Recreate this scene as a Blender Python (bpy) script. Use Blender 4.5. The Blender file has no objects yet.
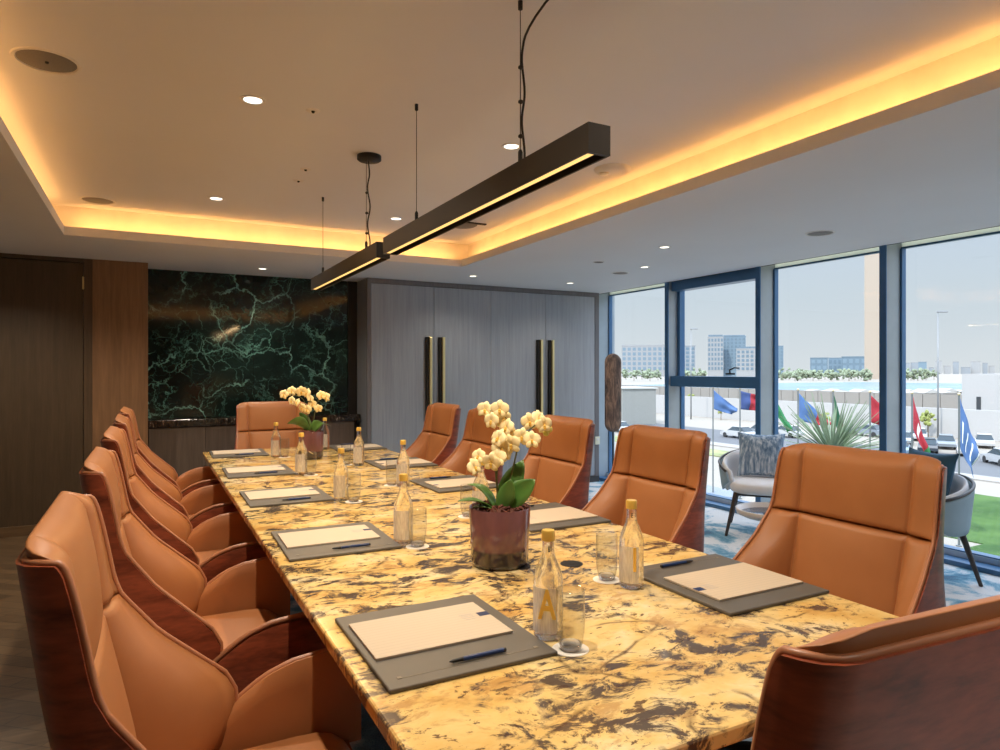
import bpy, bmesh, math, random
from mathutils import Vector, Matrix, Euler
random.seed(7)
PI = math.pi
S = bpy.context.scene
COL = S.collection
R = math.radians

# ------------------------------------------------------------------ helpers
def link(o):
    COL.objects.link(o); return o

def empty(name, loc=(0, 0, 0), rz=0):
    o = link(bpy.data.objects.new(name, None))
    o.location = loc; o.rotation_euler = (0, 0, rz); o.empty_display_size = .1
    return o

def tag(o, label=None, cat=None, group=None, kind=None):
    if label: o['label'] = label
    if cat: o['category'] = cat
    if group: o['group'] = group
    if kind: o['kind'] = kind
    return o

def copy_tree(o, parent=None):
    c = o.copy(); COL.objects.link(c)
    if parent: c.parent = parent
    for ch in list(o.children): copy_tree(ch, c)
    return c

class MB:
    """collects shapes, links them as one mesh object"""
    def __init__(s): s.bm = bmesh.new()
    def box(s, c, d, rz=0, rx=0, ry=0, bev=0, mi=0):
        b = bmesh.new()
        bmesh.ops.create_cube(b, size=1, matrix=Matrix.Diagonal((d[0], d[1], d[2], 1)))
        if bev:
            bmesh.ops.bevel(b, geom=list(b.edges), offset=bev, segments=2, profile=.5, affect='EDGES')
        b.transform(Matrix.Translation(c) @ Euler((rx, ry, rz)).to_matrix().to_4x4())
        return s.add(b, mi)
    def b2(s, x0, x1, y0, y1, z0, z1, bev=0, mi=0):
        return s.box(((x0+x1)/2, (y0+y1)/2, (z0+z1)/2), (abs(x1-x0), abs(y1-y0), abs(z1-z0)), bev=bev, mi=mi)
    def add(s, b, mi=0):
        for f in b.faces: f.material_index = mi
        me = bpy.data.meshes.new('t'); b.to_mesh(me); b.free()
        s.bm.from_mesh(me); bpy.data.meshes.remove(me)
        return s
    def lathe(s, prof, c=(0, 0, 0), n=32, mi=0, closed=False):
        b = bmesh.new(); rings = []
        for r, z in prof:
            if r < 1e-6: rings.append([b.verts.new((0, 0, z))])
            else: rings.append([b.verts.new((r*math.cos(2*PI*k/n), r*math.sin(2*PI*k/n), z)) for k in range(n)])
        pairs = list(zip(rings, rings[1:]))
        if closed: pairs.append((rings[-1], rings[0]))
        for A, B in pairs:
            for k in range(n):
                k2 = (k+1) % n
                if len(A) == 1 and len(B) == 1: continue
                if len(A) == 1: b.faces.new((A[0], B[k2], B[k]))
                elif len(B) == 1: b.faces.new((A[k], A[k2], B[0]))
                else: b.faces.new((A[k], A[k2], B[k2], B[k]))
        bmesh.ops.recalc_face_normals(b, faces=list(b.faces))
        b.transform(Matrix.Translation(c))
        return s.add(b, mi)
    def tube(s, pts, r, n=8, mi=0, cap=True):
        b = bmesh.new(); P = [Vector(p) for p in pts]; rings = []
        up = None
        for i, p in enumerate(P):
            t = (P[min(i+1, len(P)-1)] - P[max(i-1, 0)])
            if t.length < 1e-9: t = Vector((0, 0, 1))
            t.normalize()
            if up is None:
                up = Vector((0, 0, 1)) if abs(t.z) < .9 else Vector((1, 0, 0))
            a = t.cross(up)
            if a.length < 1e-6: a = t.orthogonal()
            a.normalize(); c = a.cross(t).normalized(); up = c
            rr = r[i] if isinstance(r, (list, tuple)) else r
            rings.append([b.verts.new(p + rr*(a*math.cos(2*PI*k/n) + c*math.sin(2*PI*k/n))) for k in range(n)])
        for A, B in zip(rings, rings[1:]):
            for k in range(n): b.faces.new((A[k], A[(k+1) % n], B[(k+1) % n], B[k]))
        if cap:
            b.faces.new(rings[0][::-1]); b.faces.new(rings[-1])
        bmesh.ops.recalc_face_normals(b, faces=list(b.faces))
        return s.add(b, mi)
    def prism(s, outline, y0, y1, axis='y', mi=0, bev=0):
        b = bmesh.new()
        def pt(u, v, w):
            return {'y': (u, w, v), 'x': (w, u, v), 'z': (u, v, w)}[axis]
        A = [b.verts.new(pt(u, v, y0)) for u, v in outline]
        B = [b.verts.new(pt(u, v, y1)) for u, v in outline]
        n = len(A)
        b.faces.new(A); b.faces.new(B[::-1])
        for k in range(n): b.faces.new((A[k], B[k], B[(k+1) % n], A[(k+1) % n]))
        bmesh.ops.recalc_face_normals(b, faces=list(b.faces))
        if bev: bmesh.ops.bevel(b, geom=list(b.edges), offset=bev, segments=2, profile=.5, affect='EDGES')
        return s.add(b, mi)
    def loops(s, rows, mi=0, caps=True):
        """rows: list of closed loops with equal vertex counts"""
        b = bmesh.new()
        V = [[b.verts.new(p) for p in row] for row in rows]
        n = len(V[0])
        for A, B in zip(V, V[1:]):
            for k in range(n): b.faces.new((A[k], A[(k+1) % n], B[(k+1) % n], B[k]))
        if caps:
            b.faces.new(V[0][::-1]); b.faces.new(V[-1])
        bmesh.ops.recalc_face_normals(b, faces=list(b.faces))
        return s.add(b, mi)
    def pads(s, rows, mi=0):
        """rows of (front pts, back pts): lofted pillow solid, quad caps"""
        b = bmesh.new(); V = []
        for F, K in rows:
            V.append(([b.verts.new(p) for p in F], [b.verts.new(p) for p in K]))
        n = len(V[0][0])
        for (F0, K0), (F1, K1) in zip(V, V[1:]):
            for k in range(n-1):
                b.faces.new((F0[k], F0[k+1], F1[k+1], F1[k])); b.faces.new((K0[k+1], K0[k], K1[k], K1[k+1]))
            b.faces.new((K0[0], F0[0], F1[0], K1[0])); b.faces.new((F0[-1], K0[-1], K1[-1], F1[-1]))
        for F, K in (V[0], V[-1]):
            for k in range(n-1): b.faces.new((F[k], K[k], K[k+1], F[k+1]))
        bmesh.ops.recalc_face_normals(b, faces=list(b.faces))
        return s.add(b, mi)
    def sheet(s, grid, mi=0):
        b = bmesh.new()
        V = [[b.verts.new(p) for p in row] for row in grid]
        for A, B in zip(V, V[1:]):
            for k in range(len(A)-1): b.faces.new((A[k], A[k+1], B[k+1], B[k]))
        return s.add(b, mi)
    def ball(s, c, r, seg=12, mi=0, rot=None):
        b = bmesh.new()
        bmesh.ops.create_uvsphere(b, u_segments=seg, v_segments=max(6, seg*2//3), radius=1)
        rr = r if isinstance(r, (tuple, list)) else (r, r, r)
        m = Matrix.Translation(c) @ (rot.to_4x4() if rot else Matrix()) @ Matrix.Diagonal((rr[0], rr[1], rr[2], 1))
        b.transform(m)
        return s.add(b, mi)
    def build(s, name, mats, parent=None, smooth=False, angle=None, loc=None):
        me = bpy.data.meshes.new(name); s.bm.to_mesh(me); s.bm.free()
        for m in (mats if isinstance(mats, (list, tuple)) else [mats]): me.materials.append(m)
        if smooth:
            me.polygons.foreach_set('use_smooth', [True]*len(me.polygons))
            if angle: me.set_sharp_from_angle(angle=R(angle))
        o = link(bpy.data.objects.new(name, me))
        if parent: o.parent = parent
        if loc: o.location = loc
        return o

def struct(mb, name, mat, label=None, smooth=False):
    o = mb.build(name, mat, smooth=smooth)
    return tag(o, label, None, None, 'structure')

def lerp(a, b, t): return a + (b-a)*t
def keyed(tab, z):
    """piecewise linear lookup; tab rows (z, a, b, c...) ascending z"""
    if z <= tab[0][0]: return tab[0][1:]
    for A, B in zip(tab, tab[1:]):
        if z <= B[0]:
            t = (z-A[0])/(B[0]-A[0])
            return tuple(lerp(a, b, t) for a, b in zip(A[1:], B[1:]))
    return tab[-1][1:]

# ------------------------------------------------------------------ materials
def srgb(r, g, b):
    f = lambda c: (c/255/12.92 if c/255 <= .04045 else ((c/255+.055)/1.055)**2.4)
    return (f(r), f(g), f(b), 1)

class N:
    def __init__(s, name):
        s.m = bpy.data.materials.new(name); s.m.use_nodes = True
        s.t = s.m.node_tree; s.n = s.t.nodes
        s.b = s.n['Principled BSDF']; s.out = s.n['Material Output']
    def new(s, kind, **kw):
        x = s.n.new(kind)
        for k, v in kw.items():
            if k in x.inputs.keys(): x.inputs[k].default_value = v
            else: setattr(x, k, v)
        return x
    def l(s, a, b): s.t.links.new(a, b)
    def coord(s, scale=(1, 1, 1), rot=(0, 0, 0), kind='Object'):
        tc = s.new('ShaderNodeTexCoord'); mp = s.new('ShaderNodeMapping')
        mp.inputs['Scale'].default_value = scale; mp.inputs['Rotation'].default_value = rot
        s.l(tc.outputs[kind], mp.inputs['Vector']); return mp.outputs['Vector']
    def noise(s, vec, scale, detail=4, rough=.5, dist=0):
        x = s.new('ShaderNodeTexNoise'); x.inputs['Scale'].default_value = scale
        x.inputs['Detail'].default_value = detail; x.inputs['Roughness'].default_value = rough
        x.inputs['Distortion'].default_value = dist
        s.l(vec, x.inputs['Vector']); return x.outputs['Fac']
    def ramp(s, fac, stops, interp='LINEAR'):
        x = s.new('ShaderNodeValToRGB'); e = x.color_ramp.elements; x.color_ramp.interpolation = interp
        while len(e) < len(stops): e.new(.5)
        for el, (p, c) in zip(e, stops):
            el.position = p; el.color = c if len(c) == 4 else (*c, 1)
        s.l(fac, x.inputs['Fac']); return x.outputs['Color']
    def mix(s, fac, a, b, blend='MIX'):
        x = s.new('ShaderNodeMix', data_type='RGBA', blend_type=blend)
        for inp, v in ((x.inputs[0], fac), (x.inputs[6], a), (x.inputs[7], b)):
            if isinstance(v, (int, float, tuple)): inp.default_value = v
            else: s.l(v, inp)
        return x.outputs[2]
    def math(s, op, a, b=0):
        x = s.new('ShaderNodeMath', operation=op)
        for inp, v in ((x.inputs[0], a), (x.inputs[1], b)):
            if isinstance(v, (int, float)): inp.default_value = v
            else: s.l(v, inp)
        return x.outputs[0]
    def bump(s, h, strength=.2, dist=.01):
        x = s.new('ShaderNodeBump'); x.inputs['Strength'].default_value = strength; x.inputs['Distance'].default_value = dist
        s.l(h, x.inputs['Height']); s.l(x.outputs['Normal'], s.b.inputs['Normal'])
    def set(s, **kw):
        for k, v in kw.items():
            inp = s.b.inputs[k.replace('_', ' ')]
            if isinstance(v, (int, float, tuple)): inp.default_value = v
            else: s.l(v, inp)
        return s

MATS = {}
def plain(name, col, rough=.5, metal=0, spec=.5, var=.06, vscale=6, emit=None, es=1, coat=0):
    """a principled surface with slight procedural colour variation"""
    if name in MATS: return MATS[name]
    k = N(name)
    v = k.coord()
    f = k.noise(v, vscale, 3)
    lo = tuple(c*(1-var) for c in col[:3]) + (1,); hi = tuple(min(1, c*(1+var)) for c in col[:3]) + (1,)
    k.set(Base_Color=k.ramp(f, [(.3, lo), (.7, hi)]), Roughness=rough, Metallic=metal, Specular_IOR_Level=spec, Coat_Weight=coat)
    if emit: k.set(Emission_Color=emit, Emission_Strength=es)
    MATS[name] = k.m
    return k.m

def wood(name, dark, light, scale=(14, 14, .8), rough=.45, bump=.05, wscale=1.0, spec=.4):
    k = N(name)
    v = k.coord(scale)
    f1 = k.noise(v, 3*wscale, 6, .6, .4); f2 = k.noise(v, 14*wscale, 3, .5)
    f = k.math('ADD', k.math('MULTIPLY', f1, .7), k.math('MULTIPLY', f2, .3))
    k.set(Base_Color=k.ramp(f, [(.3, dark), (.68, light)]), Roughness=rough, Specular_IOR_Level=spec)
    k.bump(f2, bump, .002)
    return k.m

# leather
k = N('tan leather'); v = k.coord()
f = k.noise(v, 5, 3); k.set(Base_Color=k.ramp(f, [(.3, (.36, .138, .048, 1)), (.7, (.41, .165, .060, 1))]), Roughness=.42, Specular_IOR_Level=.45)
vo = k.new('ShaderNodeTexVoronoi'); vo.inputs['Scale'].default_value = 420; k.l(v, vo.inputs['Vector'])
k.bump(vo.outputs['Distance'], .06, .001)
LEATHER = k.m
k = N('tan leather piping'); f = k.noise(k.coord(), 8, 3)
k.set(Base_Color=k.ramp(f, [(.3, (.36, .14, .065, 1)), (.7, (.42, .17, .08, 1))]), Roughness=.4)
PIPING = k.m
SHELL = wood('walnut veneer shell', (.095, .021, .010, 1), (.36, .080, .034, 1), (2.2, 2.2, 9), .34, .02, spec=.3)
for n_ in SHELL.node_tree.nodes:
    if n_.type == 'BSDF_PRINCIPLED': n_.inputs['Coat Weight'].default_value = .2; n_.inputs['Coat IOR'].default_value = 1.6; n_.inputs['Coat Roughness'].default_value = .25
BLACK = plain('black metal', (.012, .012, .013), .45, .3)
BLACKP = plain('black plastic', (.015, .015, .016), .5)
BRONZE = plain('dark bronze metal', (.022, .019, .016), .5, .4, var=.1)
BRASS = plain('brushed brass', (.78, .62, .30), .32, .85)
GOLD = plain('gold foil', (.88, .58, .12), .3, .45)
CHROME = plain('chrome', (.7, .7, .72), .2, 1)
WHITE = plain('white paint', (.72, .70, .68), .6)
k = N('ceiling plaster'); f = k.noise(k.coord(), .9, 4)
k.set(Base_Color=k.ramp(f, [(.3, (.70, .705, .735, 1)), (.7, (.74, .745, .775, 1))]), Roughness=.85); CEIL = k.m
COVE = plain('cove paint', (.80, .76, .70), .8)
DARKWOOD = wood('dark wood panelling', (.165, .088, .044, 1), (.28, .150, .074, 1), (9, 9, .5), .42, .05)
DOORWOOD = wood('dark stained door veneer', (.060, .039, .022, 1), (.098, .064, .037, 1), (9, 9, .5), .45, .05)
CABWOOD = wood('grey stained wood', (.22, .235, .27, 1), (.34, .355, .39, 1), (10, 10, .35), .38, .04)
for n_ in CABWOOD.node_tree.nodes:
    if n_.type == 'BSDF_PRINCIPLED': n_.inputs['Coat Weight'].default_value = 1; n_.inputs['Coat IOR'].default_value = 1.75; n_.inputs['Coat Roughness'].default_value = .34
CREDWOOD = wood('brown credenza veneer', (.085, .060, .046, 1), (.145, .105, .080, 1), (9, 9, .5), .45, .05)

# granite
k = N('gold granite'); v = k.coord((1, 1, 1), (0, 0, R(28)))
vs = k.coord((1.0, 1.6, 1), (0, 0, R(28)))
wn = k.new('ShaderNodeTexNoise'); wn.inputs['Scale'].default_value = 3.2; wn.inputs['Detail'].default_value = 6; k.l(v, wn.inputs['Vector'])
wv = k.new('ShaderNodeMix', data_type='VECTOR'); wv.inputs[0].default_value = .16; k.l(vs, wv.inputs[4]); k.l(wn.outputs['Color'], wv.inputs[5])
W = wv.outputs[1]
base = k.ramp(k.noise(W, 4, 8, .62), [(.28, (.42, .22, .06, 1)), (.38, (.66, .42, .13, 1)), (.52, (.76, .55, .22, 1)), (.66, (.80, .68, .42, 1))])
rust = k.ramp(k.noise(W, 9, 10, .70, .4), [(.53, (0, 0, 0, 1)), (.62, (1, 1, 1, 1))])
c1 = k.mix(k.math('MULTIPLY', rust, .5), base, (.30, .115, .03, 1))
dk = k.math('MULTIPLY', k.ramp(k.noise(W, 11, 12, .74, .6), [(.49, (0, 0, 0, 1)), (.545, (1, 1, 1, 1))]),
            k.ramp(k.noise(v, 4.6, 6, .62, .8), [(.45, (.0, .0, .0, 1)), (.52, (1, 1, 1, 1))]))
c2 = k.mix(k.math('MULTIPLY', dk, .93), c1, (.050, .036, .040, 1))
vein = k.new('ShaderNodeTexVoronoi', feature='DISTANCE_TO_EDGE'); vein.inputs['Scale'].default_value = 4.5
k.l(W, vein.inputs['Vector'])
vv = k.math('MULTIPLY', k.ramp(vein.outputs['Distance'], [(.0, (1, 1, 1, 1)), (.035, (0, 0, 0, 1))]), k.ramp(k.noise(v, 5, 5, .6), [(.48, (0, 0, 0, 1)), (.60, (1, 1, 1, 1))]))
c3 = k.mix(k.math('MULTIPLY', vv, .85), c2, (.07, .035, .02, 1))
fl = k.ramp(k.noise(W, 24, 7, .72), [(.585, (0, 0, 0, 1)), (.625, (1, 1, 1, 1))])
c4 = k.mix(k.math('MULTIPLY', fl, .88), c3, (.075, .038, .026, 1))
k.set(Base_Color=c4, Roughness=.10, Specular_IOR_Level=.55)
GRANITE = k.m

# dark green marble
k = N('dark green marble'); v = k.coord((1, 1, 1), (0, R(35), 0))
wn = k.new('ShaderNodeTexNoise'); wn.inputs['Scale'].default_value = 2.0; wn.inputs['Detail'].default_value = 7; wn.inputs['Roughness'].default_value = .65; k.l(v, wn.inputs['Vector'])
wv = k.new('ShaderNodeMix', data_type='VECTOR'); wv.inputs[0].default_value = .32; k.l(v, wv.inputs[4]); k.l(wn.outputs['Color'], wv.inputs[5])
W = wv.outputs[1]
def veins(scale, w, mscale, lo, hi):
    vo = k.new('ShaderNodeTexVoronoi', feature='DISTANCE_TO_EDGE'); vo.inputs['Scale'].default_value = scale; k.l(W, vo.inputs['Vector'])
    return k.math('MULTIPLY', k.ramp(vo.outputs['Distance'], [(0, (1, 1, 1, 1)), (w, (0, 0, 0, 1))]), k.ramp(k.noise(v, mscale, 5, .6, .5), [(lo, (0, 0, 0, 1)), (hi, (1, 1, 1, 1))]))
cb = k.ramp(k.noise(W, 3, 6, .6), [(.35, (.004, .007, .006, 1)), (.62, (.010, .022, .019, 1)), (.8, (.02, .05, .042, 1))])
cb = k.mix(veins(3.4, .024, 2.2, .42, .60), cb, (.26, .56, .48, 1))
cb = k.mix(k.math('MULTIPLY', veins(8.0, .036, 3.0, .46, .62), .8), cb, (.16, .38, .31, 1))
cb = k.mix(k.math('MULTIPLY', veins(17.0, .05, 4.0, .46, .62), .5), cb, (.10, .28, .23, 1))
k.set(Base_Color=cb, Roughness=.07, Specular_IOR_Level=.38)
MARBLE = k.m
k = N('veined black ledge stone'); v = k.coord((2, 1, 1))
f = k.noise(v, 9, 8, .7, 1.0)
k.set(Base_Color=k.ramp(f, [(.45, (.010, .009, .008, 1)), (.58, (.05, .035, .025, 1)), (.68, (.42, .36, .30, 1))]), Roughness=.15)
LEDGE = k.m

# carpet
k = N('blue patterned carpet'); v = k.coord((1, 1.0, 1), (0, 0, R(20)))
f = k.noise(v, 2.1, 7, .66, .6); f2 = k.noise(v, 160, 2)
c = k.ramp(f, [(.38, (.03, .13, .23, 1)), (.45, (.09, .28, .40, 1)), (.49, (.28, .45, .55, 1)), (.54, (.74, .73, .72, 1)), (.68, (.80, .78, .75, 1))])
k.set(Base_Color=k.mix(.25, c, k.ramp(f2, [(.3, (.03, .06, .09, 1)), (.7, (.5, .5, .5, 1))])), Roughness=.95, Specular_IOR_Level=.1)
k.bump(f2, .35, .004)
CARPET = k.m
# timber floor
k = N('dark timber floor'); v = k.coord((1, 1, 1), (0, 0, R(0)))
br = k.new('ShaderNodeTexBrick'); br.inputs['Scale'].default_value = 1; br.inputs['Brick Width'].default_value = .55; br.inputs['Row Height'].default_value = .09
br.inputs['Mortar Size'].default_value = .003; br.inputs['Color1'].default_value = (.20, .125, .065, 1); br.inputs['Color2'].default_value = (.09, .058, .034, 1); br.inputs['Mortar'].default_value = (.012, .008, .006, 1)
k.l(k.coord((1, 1, 1), (0, 0, R(40))), br.inputs['Vector'])
g = k.noise(k.coord((2, 22, 1), (0, 0, R(40))), 3, 5, .6)
k.set(Base_Color=k.mix(.5, br.outputs['Color'], k.ramp(g, [(.3, (.025, .016, .010, 1)), (.7, (.17, .105, .055, 1))])), Roughness=.3, Specular_IOR_Level=.5)
TIMBER = k.m

FRAME = plain('blue grey window aluminium', (.05, .15, .30), .35, .05)
MULL = plain('grey mullion aluminium', (.38, .42, .435), .4, .1)
JAMB = plain('pale blue grey jamb panel', (.38, .45, .50), .5)
MAT_GREY = plain('grey leather writing mat', (.105, .095, .082), .5, var=.05)
COASTER = plain('white paper coaster', (.78, .74, .68), .8)
PENBLUE = plain('blue pen barrel', (.010, .035, .13), .3)
SOIL = plain('bark chips', (.10, .025, .014), .8, var=.5, vscale=40)
LEAFM = plain('orchid leaf', (.070, .165, .032), .35, var=.25, vscale=14)
STEMM = plain('orchid stem', (.10, .11, .04), .5)
FLESH = plain('orchid petal', (.88, .75, .42), .55, var=.07, vscale=40)
LIP = plain('orchid lip', (.75, .48, .08), .5)
CUSHB = plain('navy velvet', (.03, .10, .165), .8, var=.25)
ARMF = plain('pale grey upholstery', (.78, .75, .74), .75)
ARMB = plain('blue grey upholstery', (.34, .43, .47), .75)
LEGW = plain('dark stained leg', (.045, .034, .030), .4)

k = N('ruled note paper'); 
wv = k.new('ShaderNodeTexWave', wave_type='BANDS', bands_direction='Y', wave_profile='SIN'); wv.inputs['Scale'].default_value = 20
k.l(k.coord(), wv.inputs['Vector'])
k.set(Base_Color=k.ramp(wv.outputs['Fac'], [(.02, (.47, .40, .31, 1)), (.06, (.54, .45, .345, 1))]), Roughness=.8); PAPER = k.m
k = N('striped blue cushion fabric'); f = k.noise(k.coord((38, 38, 2.5)), 1.2, 4, .6)
k.set(Base_Color=k.ramp(f, [(.36, (.10, .17, .27, 1)), (.5, (.24, .33, .44, 1)), (.66, (.62, .68, .74, 1))]), Roughness=.85); CUSHA = k.m
k = N('burnt bark wood'); f = k.noise(k.coord((9, 9, 2.2)), 2, 8, .7, 1)
k.set(Base_Color=k.ramp(f, [(.32, (.04, .03, .028, 1)), (.48, (.17, .11, .085, 1)), (.62, (.42, .26, .18, 1))]), Roughness=.55); k.bump(f, .5, .02); BARK = k.m
k = N('mauve glaze'); 
tc = k.new('ShaderNodeTexCoord'); sx = k.new('ShaderNodeSeparateXYZ'); k.l(tc.outputs['Object'], sx.inputs[0])
st = k.ramp(k.math('ADD', sx.outputs['Z'], 0), [(.058, (.026, .024, .030, 1)), (.0595, (.165, .070, .075, 1))])
k.set(Base_Color=k.mix(.25, st, k.ramp(k.noise(k.coord((1, 1, .4)), 22, 4), [(.4, (.035, .02, .022, 1)), (.7, (.20, .09, .085, 1))])), Roughness=.12, Coat_Weight=.6); GLAZE = k.m

def clear_pane(name, tint=(1, 1, 1, 1), ior=1.3):
    k = N(name); n = k.n; k.n.remove(k.b)
    tr = k.new('ShaderNodeBsdfTransparent'); tr.inputs[0].default_value = tint
    gl = k.new('ShaderNodeBsdfGlossy'); gl.inputs['Roughness'].default_value = .02
    lw = k.new('ShaderNodeLayerWeight'); lw.inputs[0].default_value = .5
    fr = k.math('ADD', k.math('MULTIPLY', k.math('POWER', lw.outputs['Facing'], 4), ior), .025)
    mx = k.new('ShaderNodeMixShader'); k.l(fr, mx.inputs[0]); k.l(tr.outputs[0], mx.inputs[1]); k.l(gl.outputs[0], mx.inputs[2])
    k.l(mx.outputs[0], k.out.inputs[0]); return k.m
PANE = clear_pane('window glass', (.97, .985, 1, 1), .3)
def glassware(name, ior, share, tint=(1, 1, 1, 1)):
    k = N(name); k.n.remove(k.b)
    g = k.new('ShaderNodeBsdfGlass'); g.inputs['IOR'].default_value = ior; g.inputs['Roughness'].default_value = 0; g.inputs['Color'].default_value = tint
    tr = k.new('ShaderNodeBsdfTransparent'); tr.inputs[0].default_value = (.97, .97, .97, 1)
    mx = k.new('ShaderNodeMixShader'); mx.inputs[0].default_value = share
    k.l(tr.outputs[0], mx.inputs[1]); k.l(g.outputs[0], mx.inputs[2]); k.l(mx.outputs[0], k.out.inputs[0]); return k.m
BOTTLE = glassware('bottle glass', 1.34, .6)
TUMBLER = clear_pane('tumbler glass', (.93, .935, .935, 1), 1.0)

k = N('frosted silver label'); k.n.remove(k.b)
tr = k.new('ShaderNodeBsdfTransparent'); df = k.new('ShaderNodeBsdfPrincipled'); df.inputs['Base Color'].default_value = (.74, .72, .70, 1); df.inputs['Roughness'].default_value = .4; df.inputs['Metallic'].default_value = .3
gx = k.noise(k.coord((60, 60, 8)), 4, 3)
mx = k.new('ShaderNodeMixShader'); k.l(k.ramp(gx, [(.3, (.36, .36, .36, 1)), (.7, (.58, .58, .58, 1))]), mx.inputs[0]); k.l(tr.outputs[0], mx.inputs[1]); k.l(df.outputs[0], mx.inputs[2]); k.l(mx.outputs[0], k.out.inputs[0])
LABELM = k.m
def emis(name, col, strength):
    k = N(name); k.set(Base_Color=(.02, .02, .02, 1), Emission_Color=(*col, 1), Emission_Strength=strength); return k.m
LAMPW = emis('downlight lens', (1, .93, .78), 2.2)
STRIPL = emis('pendant diffuser', (1, .56, .17), 1.15)

# ------------------------------------------------------------------ camera
# room frame: +Y runs along the table towards the marble wall, +X towards the windows
A = math.atan(352/667)
cam = bpy.data.cameras.new('camera'); cam.lens = 36*667/1000; cam.sensor_width = 36; cam.sensor_fit = 'HORIZONTAL'
cam.shift_y = -(375-371)/1000*-1*-1
cam.clip_start = .05; cam.clip_end = 9000
co = link(bpy.data.objects.new('camera', cam)); co.location = (0, 0, 1.40); co.rotation_euler = (R(90), 0, -A)
S.camera = co

# ------------------------------------------------------------------ room shell
SOF, CEI = 2.39, 2.63
XL, XW, YB, YN = -1.65, 5.12, 6.90, -1.0
GX = 5.32
struct(MB().b2(.15, 5.45, YN, 7.4, -.25, 0), 'floor', CARPET, 'blue carpet with pale beige patches')
struct(MB().b2(XL-.2, .15, YN, 7.4, -.25, 0), 'floor.001', TIMBER, 'dark timber plank floor along the door side')
# soffit ring around the tray
lx0, lx1, ly0, ly1 = -.54, 2.63, .22, 5.77
m = MB()
m.b2(XL-.2, lx0, YN-.2, 7.6, SOF, SOF+.065); m.b2(lx1, XW+.01, YN-.2, 7.6, SOF, SOF+.065)
m.b2(lx0, lx1, ly1, 7.6, SOF, SOF+.065); m.b2(lx0, lx1, YN-.2, ly0, SOF, SOF+.065)
struct(m, 'ceiling_soffit', CEIL, 'flat lower ceiling around the lit tray')
cv = .13
m = MB()
m.b2(lx0-cv-.05, lx0-cv, ly0-cv, ly1+cv, SOF+.065, CEI); m.b2(lx1+cv, lx1+cv+.05, ly0-cv, ly1+cv, SOF+.065, CEI)
m.b2(lx0-cv, lx1+cv, ly1+cv, ly1+cv+.05, SOF+.065, CEI); m.b2(lx0-cv, lx1+cv, ly0-cv-.05, ly0-cv, SOF+.065, CEI)
struct(m, 'trim_1', COVE, 'upright back of the lit cove')
struct(MB().b2(XL-.2, XW+.3, YN-.2, 7.6, CEI, CEI+.2), 'ceiling', CEIL, 'raised tray ceiling over the table')
WALLP = plain('beige wall paint', (.30, .25, .21), .8)
struct(MB().b2(XL-.2, XL, YN-.2, 7.6, -.25, CEI), 'wall_left', WALLP)
struct(MB().b2(XL, 5.6, YN-.2, YN, -.25, CEI), 'wall_front', WALLP)
# back wall: panel beside the door, recess backing, corner behind the cabinets
struct(MB().b2(XL, 5.0, 7.42, 7.6, -.25, CEI), 'wall_back', plain('dark backing wall', (.03, .022, .017), .7))
m = MB(); m.b2(-.435, 0, YB, 7.42, 0, SOF, bev=.003)
struct(m, 'wall_back.001', DARKWOOD, 'dark wood wall panel between door and marble')
m = MB(); m.b2(XL, -.50, YB, 7.42, 2.355, SOF)
struct(m, 'wall_back.002', DOORWOOD, 'dark wood panel over the door')
struct(MB().b2(-.50, -.435, YB+.005, 7.42, 0, SOF), 'trim_2', wood('door frame veneer', (.06, .038, .022, 1), (.12, .075, .042, 1), (9, 9, .5)), 'door frame upright beside the wood panel')
struct(MB().b2(XL, -.505, YB+.012, YB+.06, .0, 2.35, bev=.002), 'door_1', DOORWOOD, 'tall dark wood door')
m = MB(); m.b2(-.512, -.498, YB-.004, YB+.02, 2.12, 2.23, bev=.002)
h = m.build('hinge', BRASS, None); h.parent = bpy.data.objects['door_1']
struct(MB().b2(XL, -.435, YB-.012, YB+.004, 0, .085), 'baseboard_back', wood('oak skirting', (.10, .06, .03, 1), (.19, .115, .06, 1), (.6, 9, 9)), 'wood skirting below the door')

# marble feature wall
m = MB()
for x0, x1 in ((0, .965), (.968, 1.95)): m.b2(x0, x1, 7.30, 7.34, .935, SOF)
tag(m.build('marble_wall_panel', MARBLE), 'polished dark green marble slabs with pale veins on end wall', 'wall panel')
struct(MB().b2(1.95, 2.05, 7.28, 7.42, .0, SOF), 'trim_3', plain('black shadow gap', (.006, .005, .005), .4), 'black strip at the marble edge')
struct(MB().b2(0, 1.95, 7.345, 7.42, 0, SOF), 'wall_back.003', plain('dark backing', (.03, .022, .017), .7))
# credenza under it
cr = tag(empty('credenza', (.99, 7.2, 0)), 'low brown wood credenza with black stone top below marble wall', 'sideboard')
MB().b2(-.985, .985, -.06, .09, .06, .862).build('body', CREDWOOD, cr)
MB().b2(-.985, .985, -.04, .09, 0, .06).build('plinth', BLACKP, cr)
MB().b2(-.988, 1.05, -.10, .10, .865, .932, bev=.004).build('stone_top', LEDGE, cr)
for i in range(4):
    x0 = -.985+i*.4925
    d = MB().b2(x0+.002, x0+.4905, -.08, -.061, .07, .855, bev=.002).build('door', CREDWOOD, cr)

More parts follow.
